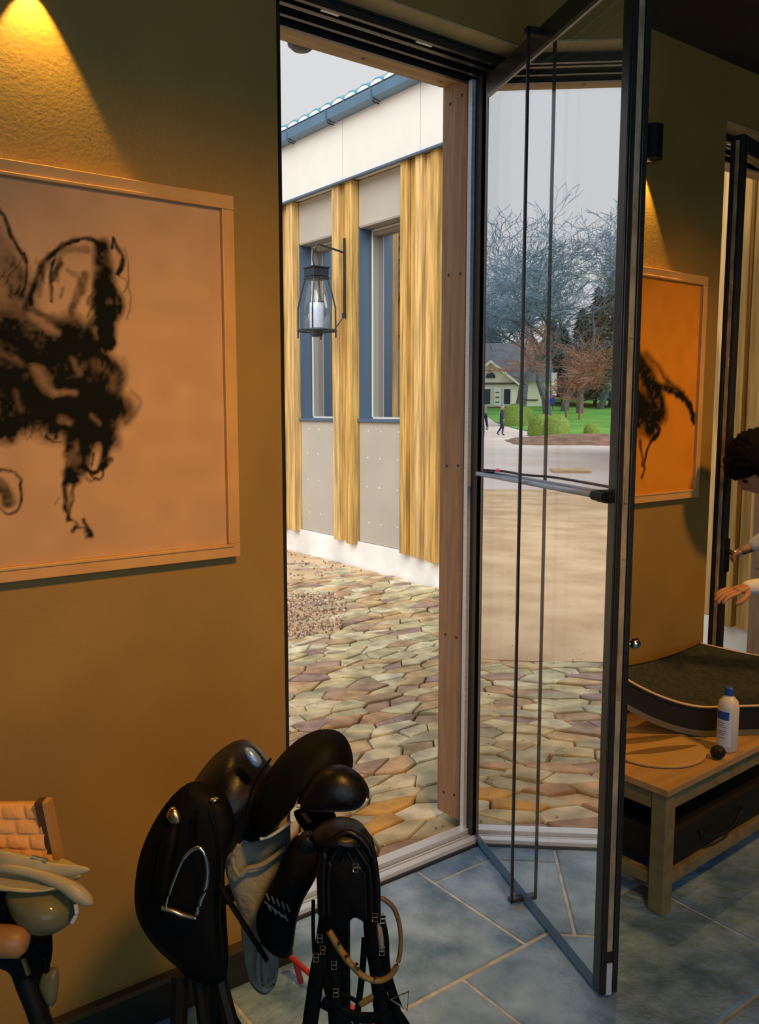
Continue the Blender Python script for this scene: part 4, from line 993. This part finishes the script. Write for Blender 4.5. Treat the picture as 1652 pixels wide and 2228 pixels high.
# saddle pads stacked and sagging at the back of the bench
PA, PB, PC = Vector((2.33, 1.80, 0)), Vector((2.86, 1.475, 0)), Vector((3.05, 1.915, 0))
def pad_at(u, v, z):
    p = PA + (PB - PA) * u + (PC - PA) * v * (1 - .45 * u)
    return Vector((p.x, p.y, BT + z + .15 * max(0, 1 - u * 1.7) ** 1.7 * (1 - .9 * v) + .075 * v * v * (1 - .3 * u)))
def padsheet(zo, th, n=26, m=9, quilt=False, ins=0.0):
    b = MB()
    for s__ in (1, 0):
        for j in range(m + 1):
            for i in range(n + 1):
                u = ins + (1 - ins) * i / n; v = ins + (1 - 2 * ins) * j / m
                z = zo + (th if s__ else 0)
                if quilt and s__: z += .004 * (abs(math.sin((u * .62 + v * .7) * 70)) * abs(math.sin((u * .62 - v * .7) * 70))) ** .5
                b.v.append(tuple(pad_at(u, v, z)))
    k = (n + 1) * (m + 1)
    for j in range(m):
        for i in range(n): a = j * (n + 1) + i; b.f.append((a, a + 1, a + n + 2, a + n + 1)); b.f.append((k + a, k + a + n + 1, k + a + n + 2, k + a + 1))
    for i in range(n): b.f.append((i, k + i, k + i + 1, i + 1)); a = m * (n + 1) + i; b.f.append((a, a + 1, k + a + 1, k + a))
    for j in range(m): a = j * (n + 1); b.f.append((a, a + n + 1, k + a + n + 1, k + a)); a += n; b.f.append((a, k + a, k + a + n + 1, a + n + 1))
    return b
t = thing('saddle_pad', (2.7, 1.8, BT), 'black quilted saddle pad with cream piping, sagging over the back of the bench', 'saddle pad')
padsheet(.002, .020).build('grey_underside', M['padgrey'], t, smooth=False)
padsheet(.022, .072, ins=.004).build('padding', M['padblack'], t, smooth=False)
padsheet(.094, .012, n=110, m=60, quilt=True).build('quilted_top', M['padq'], t, smooth=True)
MB().tube([pad_at(u, 0, .108) for u in np.linspace(0, 1, 30)], .0042, 6).build('piping', M['creamp'], t, smooth=True)
MB().tube([pad_at(0, v, .108) for v in np.linspace(0, 1, 30)] + [pad_at(u, 1, .108) for u in np.linspace(0, 1, 20)], .0032, 6).build('piping', M['padblack'], t, smooth=True)
MB().tube([pad_at(u, 1, .110) for u in np.linspace(0, 1, 20)], .0032, 6).build('piping', M['creamp'], t, smooth=True)
# bottle
bc = hit(1568, 1632, 2, BT); bc.x += .02; bc.y -= .01
t = thing('plastic_bottle', bc, 'white plastic bottle with blue cap and blue-headed label on the bench', 'bottle')
b = MB().lathe(bc, [(.030, 0.001), (.034, .006), (.034, .150), (.030, .170), (.018, .184), (.013, .188), (.013, .196)], 28); b.build('body', M['bottle'], t, smooth=True)
MB().lathe(bc, [(.0145, .190), (.0145, .214), (.011, .218)], 20).build('screw_cap', M['labelblue'], t, smooth=False)
def arc(z0, z1, a0, a1, r=.0346, n=12):
    b = MB()
    for i in range(n + 1):
        a = a0 + (a1 - a0) * i / n
        for z in (z0, z1): b.v.append((bc.x + r * math.cos(a), bc.y + r * math.sin(a), bc.z + z))
    for i in range(n): b.f.append((2 * i, 2 * i + 2, 2 * i + 3, 2 * i + 1))
    return b
fa = math.atan2(-bc.y, -bc.x)
lb = arc(.022, .145, fa - 1.25, fa + .35).build('label_sheet', M['label'], t, smooth=True)
arc(.112, .140, fa - 1.22, fa + .1, r=.0348).build('label_blue_field', M['labelblue'], lb, smooth=True)
q = MB()
for z in (.100, .093, .086, .072, .066, .060, .048): a_ = arc(z, z + .0022, fa - 1.15, fa - random.uniform(.1, .4), r=.0348); n = len(q.v); q.v += a_.v; q.f += [tuple(n + i for i in f) for f in a_.f]
q.build('label_text_lines', M['anth'], lb)
P = hit(1562, 1650, 2, BT)
t = thing('sponge', P, 'small dark round sponge in front of the white bottle', 'sponge')
b = MB(); b.ball((P.x, P.y, BT + .022), (.026, .024, .021), 14, 8); o = b.build('sponge_body', M['padblack'], t, smooth=True)
MB().ball((P.x - .01, P.y - .012, BT + .030), (.012, .012, .010), 10, 6).build('sponge_tip', M['crate'], t, smooth=True)

# ------------------------------------------------------------------ the black saddle on its stand, near the left wall
def PL(pts, d):      # pts of (x, y) or (x, y, extra depth)
    return [at(p[0], p[1], d + (p[2] if len(p) > 2 else 0)) for p in pts]
FWH = Vector((.6, .8, 0))
D = 1.50
base = at(500, 2228, D); base.z = 0
t = thing('saddle', at(520, 1900, D), 'black leather dressage saddle with silver stirrup on a stand beside the left wall', 'saddle')
pillow(PL([(392, 1760), (425, 1695), (468, 1642), (508, 1617), (545, 1622), (572, 1648), (600, 1690), (590, 1740), (560, 1790), (525, 1840), (470, 1850), (410, 1820)], D + .10), .20, FWH, n=48, rings=6).build('pommel', M['leather'], t, smooth=True)
pillow(PL([(385, 1722), (340, 1780), (306, 1855), (293, 1935), (300, 2000), (335, 2058), (385, 2105), (420, 2135), (478, 2140), (497, 2100), (492, 1980), (490, 1880), (512, 1800), (490, 1730), (430, 1700)], D - .02), .055, FWH, n=60, rings=5).build('flap', M['leather2'], t, smooth=True)
pillow(PL([(372, 1790), (345, 1850), (338, 1940), (352, 1990), (372, 1940), (385, 1860), (392, 1800)], D - .045), .045, FWH, n=30).build('knee_roll', M['leather2'], t, smooth=True)
pillow(PL([(500, 1730), (545, 1690), (585, 1672), (618, 1690), (622, 1760), (590, 1822), (545, 1845), (500, 1820)], D + .10), .13, FWH, n=40, rings=5).build('seat', M['leather2'], t, smooth=True)
pillow(PL([(552, 1812), (548, 1760), (572, 1700), (612, 1642), (655, 1606), (700, 1588), (738, 1592), (762, 1622), (768, 1668), (742, 1682), (700, 1672), (665, 1700), (640, 1745), (600, 1790), (566, 1822)], D + .02), .14, FWH, n=60, rings=6).build('cantle', M['leather2'], t, smooth=True)
pillow(PL([(645, 1752), (668, 1705), (700, 1672), (745, 1664), (782, 1684), (803, 1716), (800, 1742), (775, 1759), (720, 1762), (672, 1760)], D - .05), .07, FWH, n=44, rings=6).build('rear_panel', M['leather'], t, smooth=True)
MB().tube(smoothpath(PL([(646, 1753), (690, 1760), (740, 1761), (780, 1756), (800, 1738)], D - .06)), [.0035] * 10 + [.003] * 15, 8).build('panel_piping', M['piping'], t, smooth=True)
MB().tube(smoothpath(PL([(566, 1826), (590, 1818), (618, 1800), (632, 1788)], D - .02)), .003, 8).build('panel_piping', M['piping'], t, smooth=True)
MB().tube(smoothpath(PL([(540, 1785), (538, 1755), (556, 1700), (590, 1650)], D - .06)), .0022, 6).build('seat_welt', M['leather2'], t, smooth=True)
# underside fleece and hanging girth sleeve
pillow(PL([(515, 1808), (560, 1822), (622, 1798), (632, 1840), (610, 1900), (585, 1960), (576, 2030), (596, 2090), (600, 2140), (575, 2165), (545, 2140), (530, 2080), (520, 1990), (492, 1900), (490, 1850)], D + .05), .06, FWH, n=60, rings=5).build('fleece_numnah', M['fleece'], t, smooth=True)
b = MB()
for cx_, cy_, rx_, ry_ in ((570, 2105, 9, 45), (588, 2098, 14, 52)):
    b.tube([at(cx_ + rx_ * math.cos(a), cy_ + ry_ * math.sin(a), D) for a in np.linspace(0, 2 * math.pi, 25)[:-1]], .0035, 6, closed=True)
b.build('fleece_fold', M['fleece'], t, smooth=True)
MB().tube(smoothpath(PL([(520, 1838), (505, 1870), (520, 1905), (540, 1890), (575, 1880), (620, 1845)], D + .01)), .004, 6).build('fleece_fold', M['fleece'], t, smooth=True)
pillow(PL([(662, 1818), (700, 1826), (704, 1850), (690, 1905), (660, 1960), (645, 2010), (638, 2060), (625, 2085), (590, 2075), (562, 2035), (560, 1985), (590, 1925), (618, 1860), (640, 1822)], D - .04), .05, FWH, n=50, rings=5).build('far_flap', M['leather2'], t, smooth=True)
c = MB()
for i in range(5): c.tube(PL([(580 + i * 11, 1958 + i * 6 - 14), (586 + i * 11, 1972 + i * 6 - 12)], D - .068), .0015, 4)
for i in range(4): c.tube(PL([(583 + i * 12, 1984 + i * 7 - 14), (590 + i * 12, 1994 + i * 7 - 12)], D - .068), .0015, 4)
c.build('stitched_mark', M['mark'], t, kind='stuff')
MB().tube(PL([(576, 1962), (605, 1985), (622, 1998)], D - .068), .0012, 4).build('stitched_line', M['mark'], t)
pillow(PL([(640, 1765), (700, 1760), (728, 1768), (730, 1795), (705, 1830), (668, 1815)], D), .04, FWH, n=30).build('billet', M['leather2'], t, smooth=True)
MB().quad(*PL([(654, 1770), (664, 1768), (680, 1788), (670, 1792)], D - .024)).build('orange_tag', M['orangemark'], t)
MB().tube(PL([(478, 1920), (500, 1962), (540, 2025), (582, 2090)], D - .05), [.006, .007, .007, .006], 8, flat=.5).build('girth_strap', M['leather2'], t, smooth=True)
MB().tube(smoothpath(PL([(462, 1745), (478, 1830), (482, 1900), (478, 1990), (486, 2090)], D - .05)), .0018, 6).build('flap_seam', M['leather'], t, smooth=True)
# silver stirrup
st_ = MB(); st_.tube(smoothpath(PL([(360, 1975), (372, 1935), (388, 1893), (400, 1868), (418, 1850), (434, 1845), (446, 1860), (452, 1895), (447, 1935), (436, 1962), (428, 1990)], D - .075), 5), [.0022] * 15 + [.0035] * 36, 8)
st_.tube(smoothpath(PL([(352, 1974), (375, 1980), (400, 1990), (428, 1996)], D - .07)), .006, 8, flat=.6)
st = st_.build('stirrup_iron', M['steel'], t, smooth=True)
MB().tube(PL([(428, 1846), (424, 1800), (430, 1760)], D - .06), .007, 8, flat=.35).build('stirrup_leather', M['leather2'], t)
MB().ball(at(466, 1739, D - .03), (.009, .009, .004), 10, 6).build('silver_stud', M['steel'], t, smooth=True)
pillow(PL([(362, 1778), (372, 1756), (388, 1762), (396, 1788), (378, 1796)], D - .045), .012, FWH, n=18, rings=3).build('keeper_glint', M['brass'], t, smooth=True)  # brass-coloured patch stands for an orange reflection on the leather keeper
pillow(PL([(530, 1630), (548, 1628), (570, 1655), (562, 1672), (545, 1660)], D - .0), .02, FWH, n=18, rings=3).build('pommel_sheen', M['bluesheen'], t, smooth=True)  # bluish patch added for the light sheen on the pommel leather
# stand under it
t = thing('saddle_stand', base, 'black metal stand with splayed legs under the dressage saddle', 'stand')
top = at(470, 2060, D + .06)
MB().tube([at(400, 1990, D + .05), at(640, 1880, D + .10)], .016, 10).build('saddle_arm', M['lampblack'], t, smooth=True)
MB().tube([at(455, 1965, D + .06), top, Vector((top.x, top.y, .30))], .022, 12).build('post', M['lampblack'], t, smooth=True)
for dx, dy in ((-.24, -.02), (.02, -.24), (.22, .10), (-.05, .16)):
    MB().tube([(top.x, top.y, .48), (top.x + dx, top.y + dy, .015)], .014, 8).build('leg', M['lampblack'], t, smooth=True)
MB().tube([at(392, 2120, D + .0), at(388, 2240, D - .0)], .016, 8).build('side_bar', M['lampblack'], t); MB().tube([at(432, 2130, D + .0), at(446, 2240, D - .0)], .012, 8).build('side_bar', M['lampblack'], t)
MB().tube([at(474, 2120, D + .02), at(506, 2240, D)], .014, 8).build('side_bar', M['lampblack'], t)

# red metal rack on the floor behind
P0 = hit(655, 2142, 2, .0); P1 = P0 + Vector((-.02, .0, .15)); P2 = hit(760, 2190, 2, .03)
t = thing('red_rack', P0, 'pinkish red metal rod rack on the slate floor behind the bridle', 'rack')
MB().tube([P0 + Vector((0, 0, .006)), P0 + Vector((-.012, .009, .075))], .0085, 8).build('foot', M['red'], t, smooth=True)
MB().tube([P0 + Vector((-.022, .015, .080)), P2, hit(830, 2250, 2, .0) + Vector((0, 0, .012))], .0075, 8).build('rail', M['red'], t, smooth=True)

# ------------------------------------------------------------------ the bridle, hung on a hook stand
E_ = 1.32
t = thing('bridle', at(760, 1900, E_), 'black leather bridle with looped reins and silver buckles hanging right of the saddle', 'bridle')
pillow(PL([(690, 1850), (702, 1815), (735, 1795), (775, 1795), (806, 1818), (820, 1862), (828, 1930), (826, 1985), (812, 2010), (792, 1998), (772, 1992), (748, 2018), (722, 2030), (698, 2010), (690, 1940)], E_), .075, FWH, n=60, rings=5).build('folded_headpiece', M['leather2'], t, smooth=True)
for dx, dr, k in ((0, 0, .0085), (13, 20, .007), (26, 44, .006)):
    MB().tube(smoothpath(PL([(700 + dx, 1990), (700 + dx, 1900), (712 + dx, 1838 + dr), (755, 1808 + dr), (800 - dx, 1838 + dr), (816 - dx, 1900), (820 - dx, 2000)], E_ - .035 + .004 * dx / 13)), k, 10, flat=.6).build('crown_strap', M['leather'], t, smooth=True)
pillow(PL([(676, 1818), (700, 1798), (740, 1788), (790, 1800), (812, 1828), (780, 1822), (740, 1812), (705, 1830)], E_ - .01), .08, FWH, n=36, rings=4).build('browband', M['leather'], t, smooth=True)
for px_, (a, b_) in (('cheek_strap', ((702, 2000), (690, 2090))), ('cheek_strap', ((815, 1990), (822, 2090)))): pass
def strap(pts, r, name='cheek_strap', m='leather2', flat=.4, e=0): MB().tube(smoothpath(PL(pts, E_ + e), 4), r, 8, flat=flat, ref=FWH).build(name, M[m], t, smooth=True)
strap([(712, 1985), (702, 2060), (690, 2120), (672, 2250)], .012); strap([(725, 2010), (722, 2080), (728, 2150), (735, 2250)], .013)
strap([(700, 2060), (712, 2120), (730, 2190), (765, 2250)], .010)
strap([(806, 1990), (812, 2060), (822, 2120), (835, 2250)], .012); strap([(828, 1990), (838, 2040), (840, 2090), (850, 2150), (880, 2250)], .006)
strap([(794, 2040), (789, 2110), (781, 2180), (772, 2250)], .005); strap([(682, 1958), (682, 2040), (687, 2110)], .003)
strap([(740, 2160), (765, 2172), (785, 2183)], .004, name='noseband'); strap([(782, 2186), (800, 2176), (822, 2164)], .006, name='noseband', m='rein')
strap([(850, 2125), (862, 2165), (872, 2190)], .003); strap([(700, 2180), (740, 2200), (790, 2215), (850, 2210)], .010, name='noseband')
MB().tube(smoothpath(PL([(716, 2026), (735, 2058), (762, 2096), (788, 2122), (818, 2134), (845, 2126), (864, 2100), (872, 2060), (870, 2015), (858, 1978), (838, 1958), (828, 1955)], E_ - .06), 5), [.0052] * 10 + [.0045] * 20 + [.0035] * 26, 10).build('rein_loop', M['rein'], t, smooth=True)
c = MB()
for x_, y_ in ((738, 2054), (754, 2082), (776, 2098), (780, 2108), (817, 2128)): c.ball(at(x_, y_, E_ - .069), (.0035, .0035, .002), 6, 4)
c.build('rein_studs', M['brass'], t, kind='stuff')
for x_, y_, m_ in ((774, 1888, 'steel'), (816, 1996, 'brass'), (833, 2000, 'steel'), (831, 2070, 'steel'), (696, 2042, 'steel'), (702, 2067, 'brass'), (727, 2100, 'steel'), (731, 2160, 'brass'), (688, 2084, 'steel')):
    p_ = at(x_, y_, E_ - .045); b = MB(); b.tube([p_ + Rv * (.0036 * a) + Uv * (.006 * c_) for a, c_ in ((-1, -1), (1, -1), (1, 1), (-1, 1))], .0011, 6, closed=True); b.tube([p_ - Rv * .0036, p_ + Rv * .0036], .001, 5)
    b.build('buckle', M[m_], t)
p_ = at(870, 2174, E_ - .01); MB().tube([p_ + Rv * .014 * a + Uv * .012 * c_ for a, c_ in ((-1, 0), (1, 1), (.8, -1.4))], .0018, 6, closed=True).build('end_buckle', M['steel'], t)
pillow(PL([(810, 2105), (825, 2140), (845, 2170), (872, 2200), (900, 2250), (830, 2250), (818, 2190)], E_ + .02), .03, FWH, n=30).build('lower_pad', M['leather2'], t, smooth=True)
pillow(PL([(820, 2008), (830, 2014), (836, 2050), (832, 2075), (822, 2048)], E_ - .04), .012, FWH, n=20, rings=3).build('blinker_guard', M['mark'], t, smooth=True)
t = thing('bridle_stand', at(745, 1830, E_ + .06), 'slim black post with hook knob carrying the bridle', 'stand')
q = at(748, 1850, E_ + .07)
MB().tube([q, Vector((q.x, q.y, .02))], .010, 8).build('post', M['lampblack'], t); MB().lathe((q.x, q.y, 0), [(.16, 0), (.16, .012), (.02, .022)], 28).build('foot_plate', M['lampblack'], t)
MB().tube([q, at(668, 1832, E_ - .0)], .012, 10).build('hook_arm', M['lampblack'], t, smooth=True); MB().lathe(at(668, 1832, E_ + .01), [(.004, -.014), (.013, -.012), (.015, -.004), (.015, .014), (.011, .016)], 16, ax=(-.6, -.8, 0)).build('hook_knob', M['leather'], t, smooth=True)

# ------------------------------------------------------------------ second saddle with towels at the left edge
G = 1.25
t = thing('saddle', at(60, 1960, G), 'cream-trimmed olive and tan saddle cut by the left edge of the view', 'saddle')
MB().tube(smoothpath(PL([(-140, 1850, .06), (-60, 1862, .03), (0, 1870), (60, 1884), (130, 1894), (196, 1892)], G), 5), [.010] * 18 + [.0075, .0075, .007, .0068, .006, .0048, .003, .001], 12, flat=1.5).build('upper_cantle_rim', M['creaml'], t, smooth=True)
MB().tube(smoothpath(PL([(-140, 1875, .06), (-40, 1885, .02), (10, 1888), (80, 1902), (140, 1925), (180, 1952), (202, 1968)], G - .01), 5), [.007] * 14 + [.007, .0075, .008, .0085, .009, .0095, .010, .011, .012, .012, .012, .011, .010, .009, .007, .004, .002], 12).build('lower_cantle_rim', M['creaml'], t, smooth=True)
pillow(PL([(-60, 1880), (0, 1882), (70, 1890), (130, 1900), (175, 1905), (160, 1915), (120, 1912), (60, 1905), (0, 1898), (-60, 1900)], G + .02), .10, FWH, n=40).build('seat_top', M['creaml'], t, smooth=True)
pillow(PL([(20, 1915), (80, 1912), (130, 1930), (162, 1955), (168, 1985), (155, 2008), (120, 2022), (80, 2020), (40, 1990), (20, 1950)], G + .01), .09, FWH, n=44, rings=6).build('panel', M['greyl'], t, smooth=True)
MB().tube(smoothpath(PL([(164, 1968), (166, 1988), (156, 2008)], G - .02)), .003, 6).build('panel_piping', M['piping'], t)
pillow(PL([(-120, 1900), (0, 1905), (22, 1960), (40, 2000), (75, 2022), (110, 2035), (114, 2075), (105, 2110), (92, 2140), (70, 2120), (40, 2090), (-20, 2080), (-120, 2060)], G + .05), .09, FWH, n=50, rings=5).build('flap', M['leather2'], t, smooth=True)
MB().tube(PL([(-140, 2044, .0), (-40, 2046), (20, 2048), (48, 2050), (60, 2052)], G - .03), [.022, .022, .022, .021, .012], 20).build('tan_roll', M['tanl'], t, smooth=True)
t = thing('saddle_stand', at(60, 2200, G), 'black curved metal post of the saddle stand at the left edge', 'stand')
MB().tube(smoothpath(PL([(-60, 2075), (0, 2080), (40, 2100), (62, 2150), (82, 2200), (100, 2260)], G + .03)), .016, 12).build('post', M['lampblack'], t, smooth=True)
q = at(105, 2270, G + .03); MB().tube([q, Vector((q.x, q.y, 0))], .016, 10).build('lower_post', M['lampblack'], t)
MB().tube(PL([(50, 2085), (62, 2120)], G - .0), .004, 6).build('edge_trim', M['brass'], t)
MB().lathe((q.x, q.y, 0), [(.16, 0), (.16, .012), (.02, .025)], 28).build('foot_plate', M['lampblack'], t)
t = thing('stirrup', at(110, 2145, G + .04), 'dull grey stirrup hanging below the cream-trimmed saddle', 'stirrup')
pillow(PL([(96, 2112), (126, 2106), (127, 2150), (122, 2180), (108, 2190), (92, 2165), (84, 2140)], G + .03), .02, FWH, n=24).build('tread_side', M['greyl'], t, smooth=True)
MB().tube(PL([(104, 2115), (98, 2080)], G + .03), .005, 6).build('stirrup_leather', M['leather2'], t)
# quilted tan cloth standing on it
t = thing('saddle_cloth', at(50, 1810, G + .06), 'tan quilted saddle cloth with brown binding folded upright on the cream-trimmed saddle', 'saddle cloth')
def qp(u, v): # u across -1..1, v down 0..1
    return at(-120 + u * 205 + v * (14 + u * 10), 1752 - u * 3 + v * (118 + u * 15), G + .07 - v * .03)
b = MB(); nu, nv = 60, 40
for s__ in (0, 1):
    for j in range(nv + 1):
        for i in range(nu + 1):
            u, v = i / nu, j / nv; row = v * 4; off = .0 if int(row) % 2 else .5
            bulge = .006 * (abs(math.sin(row * math.pi)) ** .4) * (abs(math.sin((u * 4.2 + off) * math.pi)) ** .35) if not s__ else 0
            b.v.append(tuple(qp(u, v) - FWH * bulge + FWH * (.012 * s__)))
k = (nu + 1) * (nv + 1)
for j in range(nv):
    for i in range(nu): a = j * (nu + 1) + i; b.f.append((a, a + nu + 1, a + nu + 2, a + 1)); b.f.append((k + a, k + a + 1, k + a + nu + 2, k + a + nu + 1))
for i in range(nu): b.f.append((i, i + 1, k + i + 1, k + i))
b.build('quilted_field', M['quilt'], t, smooth=True)
MB().prism(PL([(74, 1748), (91, 1747), (118, 1880), (103, 1878)], G + .055), FWH * .02).build('dark_binding', M['binding'], t)
MB().prism(PL([(91, 1747), (103, 1748), (131, 1882), (118, 1882)], G + .055), FWH * .02).build('tan_edge_band', M['tanband'], t)
MB().tube(PL([(68, 1866), (102, 1874)], G - .0), .006, 8, flat=.5).build('grey_keeper', M['anth'], t)
